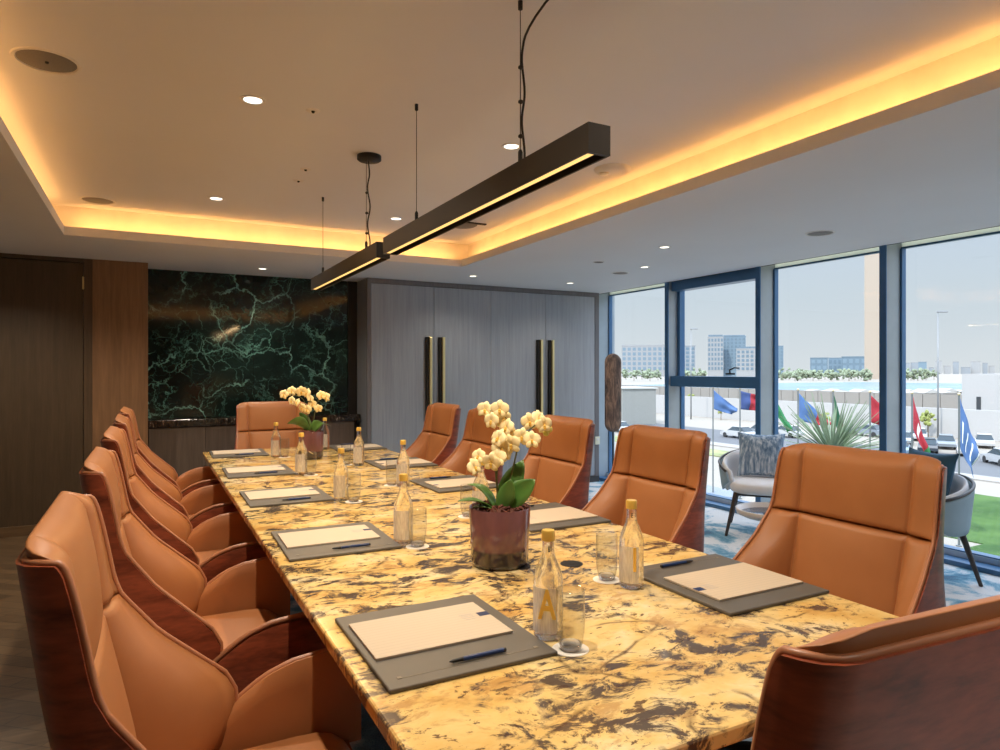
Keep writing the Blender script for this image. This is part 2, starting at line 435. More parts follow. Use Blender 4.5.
# built-in cabinet wall
cab = tag(empty('built_in_cabinet', (3.55, YB, 0)), 'grey stained wood built-in cabinet with four tall doors and brass pulls', 'cabinet')
ox = 3.55
m = MB(); m.b2(2.052-ox, 5.06-ox, .022, .40, 0.0, SOF-.002)
m.build('body', CABWOOD, cab)
m = MB(); m.b2(2.052-ox, 5.06-ox, -.004, .021, 2.335, SOF-.003); m.b2(2.052-ox, 2.092-ox, -.004, .021, 0, 2.334); m.b2(5.0-ox, 5.06-ox, -.004, .021, 0, 2.334)
m.build('face_frame', wood('grey stained frame', (.13, .12, .125, 1), (.20, .185, .19, 1), (10, 10, .4)), cab)
sx = [2.095, 2.812, 3.523, 4.27, 4.997]
for i in range(4):
    a, b = sx[i]+.002, sx[i+1]-.002
    d = MB().b2(a-ox, b-ox, 0, .021, .08, 2.331, bev=.0015).build('door', CABWOOD, cab)
    hx = (b-.062-ox) if i % 2 == 0 else (a+.100-ox)
    if i == 0: hx = 2.752-ox
    if i == 1: hx = 2.905-ox
    if i == 2: hx = 4.178-ox
    if i == 3: hx = 4.338-ox
    hb = MB().box((hx-.0, -.052, 1.30), (.030, .03, .95), bev=.003)
    hd = hb.build('handle', BRASS, d)
    m = MB()
    m.box((hx-.022, -.022, 1.30), (.044, .042, .95), bev=.002)
    m.build('handle_mount', BRONZE, d)
struct(MB().b2(2.05, 5.06, YB-.01, YB+.02, 0, .075), 'baseboard_right', plain('cabinet plinth', (.05, .045, .045), .5), 'dark plinth under the cabinet')
struct(MB().b2(5.062, 5.40, 7.02, 7.42, 0, CEI), 'wall_right', JAMB, 'pale blue grey corner jamb beside the window')
# small switch plate low on the corner
sw = tag(empty('wall_socket', (5.03, YB-.006, .52)), 'small cream wall socket low on cabinet corner near window', 'socket')
MB().box((0, -.004, 0), (.07, .010, .10), bev=.003).build('face_plate', plain('cream plastic', (.75, .72, .55), .4), sw)
MB().box((0, -.012, .015), (.03, .006, .03), bev=.002).build('rocker', WHITE, sw)

# ------------------------------------------------------------------ window wall
muls = [5.694, 4.432, 3.214, 1.99, .77, -.45]
for i, y in enumerate(muls):
    m = MB(); m.b2(XW, XW+.012, y, y+.055, 0, SOF+.06, mi=1)
    m.b2(XW+.012, GX+.03, y, y+.055, 0, SOF+.20)
    o = m.build('trim_%d' % (10+i), [MULL, FRAME]); tag(o, None, None, None, 'structure')
bays = [(7.02, 5.749), (5.694, 4.487), (4.432, 3.269), (3.214, 2.045), (1.99, .825), (.77, -.395), (-.45, -1.0)]
spand = N('translucent head panel'); spand.n.remove(spand.b)
td = spand.new('ShaderNodeBsdfTranslucent'); td.inputs[0].default_value = (.86, .86, .74, 1); dd = spand.new('ShaderNodeBsdfDiffuse'); dd.inputs[0].default_value = (.86, .86, .74, 1)
mx = spand.new('ShaderNodeMixShader'); mx.inputs[0].default_value = .3; spand.l(td.outputs[0], mx.inputs[1]); spand.l(dd.outputs[0], mx.inputs[2]); spand.l(mx.outputs[0], spand.out.inputs[0])
for i, (y1, y0) in enumerate(bays):
    w = empty('window_%d' % (i+1), (GX, (y0+y1)/2, 0)); tag(w, None, None, None, 'structure')
    hy = (y1-y0)/2
    m = MB(); m.b2(-.05, .03, -hy, hy, 0, .085); m.b2(-.004, .03, -hy, hy, 2.374, 2.388)
    m.b2(-.02, .03, -hy, -hy+.018, .085, 2.375); m.b2(-.02, .03, hy-.018, hy, .085, 2.375)
    m.build('window_frame', FRAME, w)
    MB().b2(-.195, -.052, -hy, hy, 0, .035).build('window_sill', FRAME, w)
    MB().b2(-.06, -.051, -hy, hy, .036, .075).build('sill_trim', plain('light metal sill', (.55, .62, .68), .35, .4), w)
    MB().b2(0, .008, -hy+.018, hy-.018, .085, 2.375).build('pane', PANE, w)
    MB().b2(.004, .012, -hy, hy, 2.389, 2.62).build('head_panel', spand.m, w)
    if i == 1:
        m = MB()
        for a in ((-hy, -hy+.04, 1.345, 2.29), (hy-.04, hy, 1.345, 2.29)):
            m.b2(-.065, -.021, *a)
        m.b2(-.15, -.021, -hy, hy, 2.29, 2.40)
        m.build('casement_frame', FRAME, w)
        MB().b2(-.17, -.021, -hy, hy, 1.23, 1.345, bev=.006).build('transom', FRAME, w)
        m = MB(); m.box((-.185, -.28, 1.372), (.03, .10, .018), bev=.004); m.tube([(-.19, -.28, 1.375), (-.195, -.28, 1.41), (-.195, -.34, 1.432), (-.195, -.40, 1.428)], .007)
        m.build('window_handle', BLACK, w, smooth=True, angle=40)
struct(MB().b2(XW+.010, XW+.016, YN, 7.02, SOF-.003, SOF+.075), 'trim_20', BRONZE, 'dark edge of the ceiling over the window')

# ------------------------------------------------------------------ ceiling fittings
def downlight(x, y, z, label, power=0, r=.040):
    o = tag(empty('recessed_downlight', (x, y, z)), label, 'ceiling light', 'recessed downlights')
    MB().lathe([(r, -.0005), (r+.004, -.004), (r+.014, -.004), (r+.016, 0), (r, 0)], n=28, closed=True).build('trim_ring', WHITE, o, smooth=True, angle=40)
    MB().lathe([(0, -.002), (r-.001, -.002), (r-.001, -.0005), (0, -.0005)], n=28).build('lens', LAMPW, o)
    if power:
        l = bpy.data.lights.new('downlight_or_fill_beam', 'SPOT'); l.energy = power; l.color = (1, .89, .73); l.spot_size = R(138); l.spot_blend = .9; l.shadow_soft_size = .035
        lo = link(bpy.data.objects.new('downlight_or_fill_beam', l)); lo.location = (x, y, z-.02)
    return o
PD = 54
downlight(.421, 3.2, CEI, 'round recessed downlight in tray left of nearer pendant beam', PD*1.5)
downlight(.43, 5.15, CEI, 'round recessed downlight in tray by far left cove', PD*1.5)
downlight(1.76, 3.2, CEI, 'round recessed downlight in tray right behind pendant suspension near middle', PD*.52)
downlight(1.77, 5.15, CEI, 'round recessed downlight in tray between pendant canopy and cable', PD*.52)
for x, y_, z_, p_ in ((-1.05, 5.95, SOF, 46), (1.35, -.25, SOF, 70), (3.6, .6, SOF, 12)):  # added unseen fill spots, mainly to brighten the door panel and end chair
    l = bpy.data.lights.new('downlight_or_fill_beam', 'SPOT'); l.energy = p_; l.color = (1, .89, .73); l.spot_size = R(88 if x == 1.35 else 138); l.spot_blend = .8; l.shadow_soft_size = .035
    lo = link(bpy.data.objects.new('downlight_or_fill_beam', l)); lo.location = (x, y_, z_-.02)
for x in (.421, 1.76):
    l = bpy.data.lights.new('downlight_or_fill_beam', 'SPOT'); l.energy = PD*(1.55 if x < 1 else .52); l.color = (1, .89, .73); l.spot_size = R(138); l.spot_blend = .9; l.shadow_soft_size = .035
    lo = link(bpy.data.objects.new('downlight_or_fill_beam', l)); lo.location = (x, 1.25, CEI-.02)
downlight(2.995, 6.28, SOF, 'round recessed downlight in lower ceiling before the left cabinet doors', 16, .035)
downlight(3.65, 4.10, SOF, 'round recessed downlight in lower ceiling closest to the opening window', 16, .035)
downlight(4.20, 6.27, SOF, 'round recessed downlight in lower ceiling before the right cabinet doors', 16, .035)
downlight(4.18, 4.97, SOF, 'round recessed downlight in lower ceiling before the narrow corner window', 16, .035)
downlight(.98, 6.78, SOF, 'round recessed downlight in lower ceiling before the marble wall', 26, .035)

GRILL = plain('grey speaker mesh', (.19, .18, .175), .7, var=.2, vscale=300)
def speaker(x, y, z, r, label):
    o = tag(empty('ceiling_speaker', (x, y, z)), label, 'speaker', 'round ceiling speakers')
    MB().lathe([(r*.86, -.001), (r*.88, -.005), (r*.97, -.005), (r, 0), (r*.86, 0)], n=40, closed=True).build('rim', WHITE, o, smooth=True, angle=40)
    MB().lathe([(0, -.004), (r*.8, -.003), (r*.85, -.0005), (0, -.0005)], n=40).build('grille', GRILL, o, smooth=True, angle=40)
    return o
s1 = speaker(-.355, 3.18, CEI, .12, 'large round grey ceiling speaker beside left cove, closest to camera')
MB().lathe([(0, -.012), (.006, -.010), (.007, -.003), (0, -.003)], n=10).build('indicator', BLACKP, s1)
speaker(-.32, 5.60, CEI, .115, 'round ceiling speaker at far left corner of the tray')
speaker(4.264, 3.16, SOF, .10, 'round ceiling speaker in lower ceiling above the window side')
speaker(4.217, 5.39, SOF, .09, 'small round ceiling speaker near the corner window')
speaker(3.62, 4.94, SOF, .05, 'smallest round grille in lower ceiling before the cabinet')
o = tag(empty('smoke_detector', (2.50, 3.27, CEI)), 'white round ceiling detector with raised eye beside right cove', 'detector')
MB().lathe([(0, -.028), (.07, -.028), (.095, -.022), (.108, -.010), (.112, 0), (0, 0)], n=40).build('housing', WHITE, o, smooth=True, angle=50)
MB().lathe([(0, -.044), (.022, -.040), (.032, -.029), (0, -.027)], c=(-.05, .02, 0), n=20).build('sensor_eye', plain('cream lens', (.85, .8, .7), .3), o, smooth=True)
o = tag(empty('air_vent', (2.35, 5.12, CEI)), 'flat round ceiling vent with dark slot beyond the pendant', 'vent')
MB().lathe([(0, -.010), (.10, -.010), (.12, 0), (0, 0)], n=36).build('cover', GRILL, o, smooth=True, angle=40)
MB().box((.02, -.13, -.006), (.26, .03, .012), bev=.003).build('slot', BLACKP, o)
for x, y, lb in ((.69, 3.20, 'tiny dark ceiling sprinkler between downlight and suspension wire'), (.86, 4.42, 'small ceiling sensor left of far suspension wire'), (.85, 4.15, 'small flat ceiling cap beside far suspension wire')):
    o = tag(empty('ceiling_sprinkler', (x, y, CEI)), lb, 'sprinkler')
    MB().lathe([(.010, -.001), (.012, -.004), (.030, -.003), (.034, 0), (.010, 0)], n=20, closed=True).build('escutcheon', WHITE, o, smooth=True, angle=40)
    MB().lathe([(0, -.012), (.006, -.011), (.009, -.002), (0, -.001)], n=12).build('nozzle', BLACK, o)

# cove light tapes on the ledge
def area(name, loc, rot, sx, sy, e, col):
    l = bpy.data.lights.new(name, 'AREA'); l.shape = 'RECTANGLE'; l.size = sx; l.size_y = sy; l.energy = e; l.color = col
    o = link(bpy.data.objects.new(name, l)); o.location = loc; o.rotation_euler = rot; return o
CV = (1, .46, .12); CE = 1.05
zc = SOF+.085
# each tape lies just behind the lip and faces the cove back
def facing(d): return Vector(d).to_track_quat('-Z', 'Y').to_euler()
area('cove_tape', (lx1+.02, (ly0+ly1)/2, zc), Vector((1, 0, .35)).to_track_quat('-Z', 'Y').to_euler(), 5.5, .012, CE*5.5, CV)
area('cove_tape', (lx0-.02, (ly0+ly1)/2, zc), Vector((-1, 0, .35)).to_track_quat('-Z', 'Y').to_euler(), 5.5, .012, CE*5.5, CV)
area('cove_tape', ((lx0+lx1)/2, ly1+.02, zc), Vector((0, 1, .35)).to_track_quat('-Z', 'Y').to_euler(), 3.1, .012, CE*3.1, CV)
area('cove_tape', ((lx0+lx1)/2, ly0-.02, zc), Vector((0, -1, .35)).to_track_quat('-Z', 'Y').to_euler(), 3.1, .012, CE*3.1, CV)

# ------------------------------------------------------------------ pendant beams
def pendant(y0, y1, cabs, power_y, can, label):
    yc = (y0+y1)/2; L = y1-y0; x = 1.095; z0, z1 = 1.995, 2.078
    o = tag(empty('linear_pendant', (x, yc, z0)), label, 'pendant light', 'linear pendant lights')
    w, h = .037, z1-z0
    m = MB()
    m.b2(-w, w, -L/2, L/2, .022, h); m.b2(-w, -w+.006, -L/2, L/2, 0, .022); m.b2(w-.006, w, -L/2, L/2, 0, .022)
    m.b2(-w+.006, w-.006, -L/2, -L/2+.012, 0, .022); m.b2(-w+.006, w-.006, L/2-.012, L/2, 0, .022)
    m.build('housing', BRONZE, o)
    MB().b2(-w+.008, -w+.032, -L/2+.02, L/2-.02, .003, .020).build('diffuser', STRIPL, o)
    MB().b2(-w+.034, -w+.037, -L/2+.02, L/2-.02, .004, .021).build('divider', BRONZE, o)
    for cy in cabs:
        c = MB().tube([(0, cy-yc, h), (0, cy-yc, CEI-z0-.001)], .0016, n=6)
        c = c.build('suspension_wire', BLACK, o)
        MB().lathe([(0, h), (.008, h), (.008, h+.05), (.004, h+.058), (0, h+.058)], c=(0, cy-yc, 0), n=12).build('wire_grip', BLACK, c)
        MB().lathe([(.004, CEI-z0-.03), (.008, CEI-z0-.028), (.008, CEI-z0), (.004, CEI-z0)], c=(0, cy-yc, 0), n=12, closed=True).build('ceiling_anchor', BLACK, c)
    pts = []
    top = CEI-z0-.03
    for i in range(29):
        t = i/28; z = lerp(h, top, t)
        wob = .012*math.sin(t*PI*5.0)+.006
        e = max(0, (t-.82)/.18)
        pts.append((.014+wob*(1-e)*.8+e*e*(can[0]-x-.014), power_y-yc+.010+wob*.6*(1-e)+e*e*(can[1]-power_y), z))
    MB().tube(pts, .0042, n=8).build('power_cable', BLACKP, o, smooth=True)
    for t in (.2, .42, .64):
        z = lerp(h, top, t); MB().ball((.004, power_y-yc+.004, z), (.010, .010, .007), 8).build('cable_clip', BLACKP, o)
    MB().lathe([(0, top), (.060, top), (.068, top+.006), (.068, CEI-z0-.001), (0, CEI-z0-.001)], c=(can[0]-x, can[1]-yc, 0), n=36).build('canopy', BLACK, o, smooth=True, angle=40)
    l = bpy.data.lights.new('pendant_light', 'AREA'); l.shape = 'RECTANGLE'; l.size = .02; l.size_y = L-.06; l.energy = 9; l.color = (1, .66, .32)
    lo = link(bpy.data.objects.new('pendant_light', l)); lo.location = (x-w+.020, yc, z0+.002)
    return o
pendant(1.49, 3.28, (1.93, 2.90), 1.93, (1.135, 1.75), 'long dark linear pendant beam with glowing slot, closer to camera')
pendant(3.39, 4.98, (3.70, 4.76), 3.70, (1.118, 3.72), 'dark linear pendant beam below round black canopy, towards marble wall')

# ------------------------------------------------------------------ table
TX0, TX1, TY0, TY1, TZ = .387, 1.763, .88, 5.85, .75
tcx, tcy = (TX0+TX1)/2, (TY0+TY1)/2
t = tag(empty('conference_table', (tcx, tcy, 0)), 'long gold and brown granite conference table', 'table')
m = MB(); m.b2(TX0-tcx, TX1-tcx, TY0-tcy, TY1-tcy, TZ-.035, TZ, bev=.006)
m.build('tabletop', GRANITE, t)
m = MB(); m.b2(-.40, .40, -2.05, 2.05, TZ-.075, TZ-.036); m.build('under_frame', BLACK, t)
for y in (-1.75, 0, 1.75):
    m = MB(); m.b2(-.26, .26, y-.05, y+.05, .03, TZ-.076, bev=.004); m.b2(-.34, .34, y-.12, y+.12, 0, .03, bev=.006)
    m.build('pedestal', DARKWOOD, t)
for y in (-1.0, .02, 1.02):
    pass

# ------------------------------------------------------------------ chairs
# local frame: +x faces the table, z up; rows are (z, centre x, centre half width, wing tip x, wing tip y)
BACK = [(.40, -.185, .205, -.05, .300), (.45, -.190, .205, .0, .318), (.50, -.194, .204, .028, .330), (.57, -.202, .203, .030, .334), (.62, -.208, .202, .005, .332), (.68, -.220, .200, -.060, .321),
        (.76, -.236, .200, -.145, .306), (.862, -.258, .204, -.222, .294), (.90, -.264, .206, -.236, .291), (1.12, -.296, .209, -.276, .285), (1.2, -.306, .2, -.286, .28)]
NC, NW = 8, 7
CU = [0, .18, .36, .54, .70, .84, .94, .98, 1]
WU = [0, .03, .10, .26, .44, .64, .84, 1]
def section(z):
    xc, yc, xw, yw = keyed(BACK, z)
    half = [(xc, yc*t) for t in CU] + [(lerp(xc, xw, t), lerp(yc, yw, t)) for t in WU[1:]]
    return [(x, -y) for x, y in half[:0:-1]] + half
def shell_section(z):
    xc, yc, xw, yw = keyed(BACK, z)
    xb = xc-.050; yo = yw+.016
    half = [(xb, yo*.82*t) for t in (0, .25, .5, .75, 1)]
    cx, cy, rx, ry = xb+.048, yo*.82, .048, yo*.18-.002
    half += [(cx-rx*math.cos(a), cy+ry*math.sin(a)) for a in (R(22), R(45), R(68), R(90))]
    half += [(lerp(cx, xw-.012, t), lerp(cy+ry, yo, t)) for t in (.33, .66, 1)]
    return [(x, -y) for x, y in half[:0:-1]] + half
def normals(pts):
    out = []
    for i in range(len(pts)):
        a = pts[max(0, i-1)]; b = pts[min(len(pts)-1, i+1)]
        d = (b[0]-a[0], b[1]-a[1]); l = math.hypot(*d)
        out.append((d[1]/l, -d[0]/l))        # points to +x (towards the sitter)
    return out
def cos_rows(z0, z1, n, r, flat0=False):
    rows = []
    for i in range(n+1):
        z = z0+(z1-z0)*(.5-.5*math.cos(PI*i/n))
        d = min(z-z0, z1-z)
        if flat0 and z-z0 < z1-z: d = r
        f = 1 if d >= r else math.sqrt(max(0, 1-(1-d/r)**2))
        rows.append((z, f))
    return rows
def prof(d, r): return 1 if d >= r else math.sqrt(max(0, 1-(1-d/r)**2))
def zcorner(z, u):
    """rounds the upper corners of the wings"""
    t = max(0, min(1, (z-.98)/.14)); q = max(0, (u-.62)/.38)
    return z-.030*t*t*q*q
def backing(z):
    """points on the inside of the shell, one per upholstery column"""
    xc, yc, xw, yw = keyed(BACK, z)
    sec = shell_section(z); nm = normals(sec)
    sec = [(x+nx*.0085, y+ny*.0085) for (x, y), (nx, ny) in zip(sec, nm)]
    c = len(sec)//2; half = sec[c:]
    out = [(half[0][0], yc*t) for t in CU]
    poly = [(half[0][0], yc)]+[p for p in half if p[1] > yc+.004]
    seg = [math.hypot(q[0]-p[0], q[1]-p[1]) for p, q in zip(poly, poly[1:])]; tot = sum(seg)
    for t in WU[1:]:
        d = t*tot; k_ = 0
        while k_ < len(seg)-1 and d > seg[k_]: d -= seg[k_]; k_ += 1
        f = min(1, d/seg[k_]); p, q = poly[k_], poly[k_+1]
        out.append((lerp(p[0], q[0], f), lerp(p[1], q[1], f)))
    return [(x, -y) for x, y in out[:0:-1]] + out
def upholstery(z0, z1, rb, rt, bulge, n=18, gd=.008, rw=.11):
    rows = []
    for q_ in range(n+1):
        z = z0+(z1-z0)*(.5-.5*math.cos(PI*q_/n))
        fz = max(.08, prof(z-z0, rb)*prof(z1-z, rt))
        sec = section(z); nm = normals(sec); M = len(sec); c = M//2; bk = backing(z)
        zt = (z-z0)/(z1-z0)
        lw = math.hypot(sec[-1][0]-sec[c+NC][0], sec[-1][1]-sec[c+NC][1])
        F, K = [], []
        for i, ((x, y), (nx, ny), (kx, ky)) in enumerate(zip(sec, nm, bk)):
            w = WU[max(0, abs(i-c)-NC)]
            fu = max(.10, prof((1-w)*lw, min(rw, lw*.95)))
            dist = max(.01, math.hypot(x-kx, y-ky))
            s_ = fz*fu-({0: gd, 1: gd*.45}.get(abs(abs(i-c)-NC), 0))/dist*fz
            bl = bulge*(1-min(1, abs(y)/.2)**2)*math.sin(PI*zt)**.6 if abs(i-c) < NC else bulge*.5*math.sin(PI*w)
            zz = zcorner(z, abs(i-c)/c)
            F.append((lerp(kx, x+nx*bl, s_), lerp(ky, y+ny*bl, s_), zz)); K.append((kx, ky, zz))
        rows.append((F, K))
    return rows
def shell_rows(z0, z1, T, n=18):
    rows = []
    for i in range(n+1):
        z = lerp(z0, z1, i/n)
        sec = shell_section(z); nm = normals(sec); c = len(sec)//2
        F, K = [], []
        for j, ((x, y), (nx, ny)) in enumerate(zip(sec, nm)):
            zz = zcorner(z, abs(j-c)/c)
            F.append((x+nx*T/2, y+ny*T/2, zz)); K.append((x-nx*T/2, y-ny*T/2, zz))
        rows.append((F, K))
    return rows
ARMTOP = [(-.14, .43), (-.08, .455), (-.03, .50), (.03, .548), (.09, .588), (.16, .612), (.25, .622), (.36, .628)]
def arm_rows(sgn, y_in, T, z_bot, x0=-.14, x1=.34, drop=0, n=14, r=.03):
    rows = []
    for i in range(n+1):
        x = lerp(x0, x1, i/n)
        ztop = keyed(ARMTOP, x)[0]-drop
        splay = .012*(x-x0)
        F, K = [], []
        for q in range(9):
            z = lerp(z_bot, ztop, q/8)
            d = ztop-z
            f = 1 if d > r else math.sqrt(max(.06, 1-(1-d/r)**2))
            y0 = y_in+splay+T/2
            F.append((x, sgn*(y0-T/2*f), z)); K.append((x, sgn*(y0+T/2*f), z))
        rows.append((F, K))
    return rows

def make_chair():
    o = empty('executive_chair')
    # seat cushion
    m = MB(); rows = []
    for i in range(15):
        xx = -.20+.50*(.5-.5*math.cos(PI*i/14))
        ex = min(xx+.20, .30-xx); fx = 1 if ex > .05 else math.sqrt(max(.05, 1-(1-ex/.05)**2))
        F, K = [], []
        for j in range(13):
            yy = -.312+.624*(.5-.5*math.cos(PI*j/12)); ey = .312-abs(yy); fy = 1 if ey > .04 else math.sqrt(max(.05, 1-(1-ey/.04)**2))
            crown = .012*(1-(yy/.312)**2)
            front = -.05*max(0, (xx-.18)/.12)**2
            F.append((xx, yy, .405+.045*fx*fy+crown+front)); K.append((xx, yy, .405-.045*fx*fy+front*.3))
        rows.append((F, K))
    m.pads(rows); m.build('seat', LEATHER, o, smooth=True)
    MB().pads(upholstery(.42, .865, .03, .012, .018, 20)).build('backrest', LEATHER, o, smooth=True)
    MB().pads(upholstery(.864, 1.122, .012, .046, .018, 20)).build('headrest', LEATHER, o, smooth=True)
    m = MB(); m.pads(shell_rows(.36, 1.094, .014)); m.build('back_shell', SHELL, o, smooth=True, angle=50)
    # leather piping around the shell edge
    path = []
    def edge(z, sg):
        x, y = shell_section(z)[-1]
        return (x+.004, sg*(y-.003), zcorner(z, 1))
    zs = [.50+(1.084-.50)*i/24 for i in range(25)]
    path += [edge(z, 1) for z in zs]
    sec = shell_section(1.094); cc_ = len(sec)//2
    top = [(x+.004, y*.985, zcorner(1.095, abs(j-cc_)/cc_)) for j, (x, y) in enumerate(sec)]
    path += top[::-1][1:-1]
    path += [edge(z, -1) for z in zs[::-1]]
    MB().tube(path, .0062, n=8).build('piping', PIPING, o, smooth=True)
    for sg in (1, -1):
        MB().pads(arm_rows(sg, .322, .034, .37)).build('armrest', LEATHER, o, smooth=True, angle=60)
        MB().pads(arm_rows(sg, .353, .014, .36, drop=.012, r=.004)).build('arm_shell', SHELL, o, smooth=True, angle=50)
        pts = [(x, sg*(.349+.012*(x+.14)), keyed(ARMTOP, x)[0]-.002) for x in [-.13+.47*i/16 for i in range(17)]]
        MB().tube(pts, .0085, n=8).build('arm_piping', PIPING, o, smooth=True)
    m = MB(); m.b2(-.19, .28, -.30, .30, .345, .362, bev=.004); m.box((0, 0, .325), (.24, .20, .04), bev=.006); m.build('under_seat_plate', BLACKP, o)
    MB().lathe([(0, .10), (.030, .10), (.030, .20), (.022, .205), (.022, .342), (0, .342)], n=20).build('column', BLACK, o, smooth=True, angle=40)
    m = MB()
    for q in range(5):
        a = 2*PI*q/5+.3
        m.tube([(.02*math.cos(a), .02*math.sin(a), .115), (.16*math.cos(a), .16*math.sin(a), .10), (.29*math.cos(a), .29*math.sin(a), .075)], [.024, .020, .014], n=8)
    m.lathe([(0, .08), (.04, .08), (.04, .13), (0, .13)], n=20)
    m.build('star_base', BLACK, o, smooth=True, angle=40)
    for q in range(5):
        a = 2*PI*q/5+.3
        m = MB()
        for sg in (-1, 1):
            b = bmesh.new(); bmesh.ops.create_cone(b, cap_ends=True, segments=16, radius1=.026, radius2=.026, depth=.018)
            b.transform(Matrix.Translation((.29*math.cos(a)-sg*.014*math.sin(a), .29*math.sin(a)+sg*.014*math.cos(a), .0265)) @ Euler((R(90), 0, a)).to_matrix().to_4x4())
            m.add(b)
        m.tube([(.29*math.cos(a), .29*math.sin(a), .03), (.29*math.cos(a), .29*math.sin(a), .068)], .008, n=8)
        m.build('caster', BLACKP, o, smooth=True, angle=40)
    return o

chair = make_chair()
first = True
GL = 'tan leather executive chairs at the conference table'
def place(x, y, rz, label):
    global first
    o = chair if first else copy_tree(chair)
    first = False
    for ch in o.children: ch.location.z = 0
    o.location = (x, y, 0); o.rotation_euler = (0, 0, rz); tag(o, label, 'chair', GL); return o
D = .85
oname = ['closest to camera', 'second from camera', 'third from camera', 'fourth from camera', 'nearest the marble wall']
LY = [1.46, 2.50, 3.50, 4.50, 5.45]
RY = [1.51, 2.52, 3.40, 4.42, 5.25]
for i in range(5):
    o_ = place(tcx-D-.050, LY[i], R(random.uniform(-1, 1)) if i else 0, 'tan leather executive chair on door side of table, ' + oname[i])
for o_ in [q for q in list(bpy.data.objects) if q.name.split('.')[0] == 'executive_chair']:
    lift = .024 if abs(o_.location.y-LY[0]) < .01 else .014      # gas lifts set a little higher on this side
    o_.location.z = lift
    for ch in o_.children:
        if ch.name.split('.')[0] in ('column', 'star_base', 'caster'): ch.location.z = -lift
for i in range(5):
    place(tcx+D, RY[i], PI + (R(random.uniform(-1.5, 1.5)) if i else 0), 'tan leather executive chair on window side of table, ' + oname[i])
place(1.0, TY1+.17, -PI/2, 'tan leather executive chair at far end of table before marble wall')
place(.932, .770, PI/2-R(4), 'executive chair at near end of table, its reddish wood back to the camera')

# ------------------------------------------------------------------ place settings
def mat_obj():
    o = empty('writing_mat')
    MB().b2(-.20, .20, -.222, .222, 0, .010, bev=.003).build('base_pad', MAT_GREY, o)
    m = MB(); m.b2(-.165, .165, -.1845, -.1825, .0102, .0106); m.box((.165, -.180, .0106), (.010, .010, .001)); m.box((-.165, -.180, .0106), (.010, .010, .001))
    m.build('pen_strap', plain('stitched strap', (.20, .17, .13), .5), o)
    return o
def pad_obj():
    o = empty('notepad')
    MB().b2(-.172, .172, -.114, .114, 0, .006, bev=.001).build('pages', PAPER, o)
    m = MB(); m.b2(.142, .1715, .008, .034, .0061, .0064)
    m.build('corner_logo', plain('navy print', (.008, .025, .10), .5), o)
    m = MB()
    for q in range(4): m.b2(.095, .130, .034-q*.011, .0365-q*.011, .0061, .0063)
    m.build('printed_address', plain('grey print', (.45, .42, .40), .7), o)
    return o
def pen_obj():
    o = empty('ballpoint_pen')
    b = MB().tube([(-.035, 0, .005), (.065, 0, .005)], .0052, n=12); b.build('barrel', PENBLUE, o, smooth=True, angle=40)
    MB().tube([(-.036, 0, .005), (-.060, 0, .005), (-.068, 0, .005)], [.0050, .0038, .0010], n=12).build('tip', BLACKP, o, smooth=True, angle=40)
    MB().tube([(.066, 0, .005), (.071, 0, .005)], .0046, n=12).build('end_cap', BLACKP, o, smooth=True, angle=40)
    return o
def bottle_obj():
    o = empty('water_bottle')
    prof = [(0, .004), (.020, .002), (.029, 0), (.0350, .004), (.0362, .012), (.0362, .132), (.0352, .146), (.0310, .163), (.0240, .181), (.0178, .195), (.0150, .207), (.0140, .236), (.0150, .238), (.0150, .243), (.0130, .246), (0, .246)]
    MB().lathe(prof, n=40).build('glass_body', BOTTLE, o, smooth=True, angle=50)
    MB().lathe([(.0146, .236), (.0166, .236), (.0166, .258), (.0150, .261), (0, .261), (0, .2465), (.0146, .2465)], n=28).build('cap', GOLD, o, smooth=True, angle=40)
    F, K = [], []
    rows = []
    for z in (.020, .128):
        aa = [R(-62)+R(124)*q/20 for q in range(21)]
        rows.append(([(.0370*math.cos(a), .0370*math.sin(a), z) for a in aa], [(.0365*math.cos(a), .0365*math.sin(a), z) for a in aa]))
    MB().pads(rows).build('label', LABELM, o, smooth=True, angle=40)
    return o
def tumbler_obj():
    o = empty('water_glass')
    MB().lathe([(0, .001), (.020, 0), (.0245, .003), (.0268, .010), (.0262, .0145), (0, .0125)], n=36).build('thick_base', BOTTLE, o, smooth=True, angle=50)
    prof = [(.0270, .010), (.0290, .016), (.0325, .04), (.0345, .075), (.0330, .138), (.0322, .140), (.0314, .138), (.0329, .075), (.0308, .04), (.0272, .018), (.0262, .0150)]
    MB().lathe(prof, n=36).build('glass_body', TUMBLER, o, smooth=True)
    return o
protos = dict(mat=mat_obj(), pad=pad_obj(), pen=pen_obj(), bot=bottle_obj(), tum=tumbler_obj())
cst = MB().lathe([(0, 0), (.043, 0), (.043, .0014), (0, .0014)], n=32).build('paper_coaster', COASTER)
used = set()
def take(key, loc, rz, label, cat, group):
    o = protos[key] if key not in used else copy_tree(protos[key])
    used.add(key); o.location = loc; o.rotation_euler = (0, 0, rz); return tag(o, label, cat, group)
LP = [1.507, 2.553, 3.565, 4.53, 5.58]
RP = [1.495, 2.53, 3.50, 4.46, 5.56]
seat = ['nearest camera', 'second from camera', 'third from camera', 'fourth from camera', 'nearest marble wall']
Lb = [(.866, 1.388), (.852, 2.395), (.860, 3.345), (.854, 4.300), (.856, 5.249)]
Rb = [(1.288, 1.592), (1.292, 2.63), (1.270, 3.575), (1.285, 4.52), (1.300, 5.58)]
Lt = [(.872, 1.300), (.882, 2.325), (.905, 3.27), (.900, 4.235), (.910, 5.20)]
Rt = [(1.262, 1.680), (1.262, 2.70), (1.225, 3.640), (1.215, 4.585), (1.235, 5.66)]
camdir = lambda x, y: math.atan2(-y, -x)
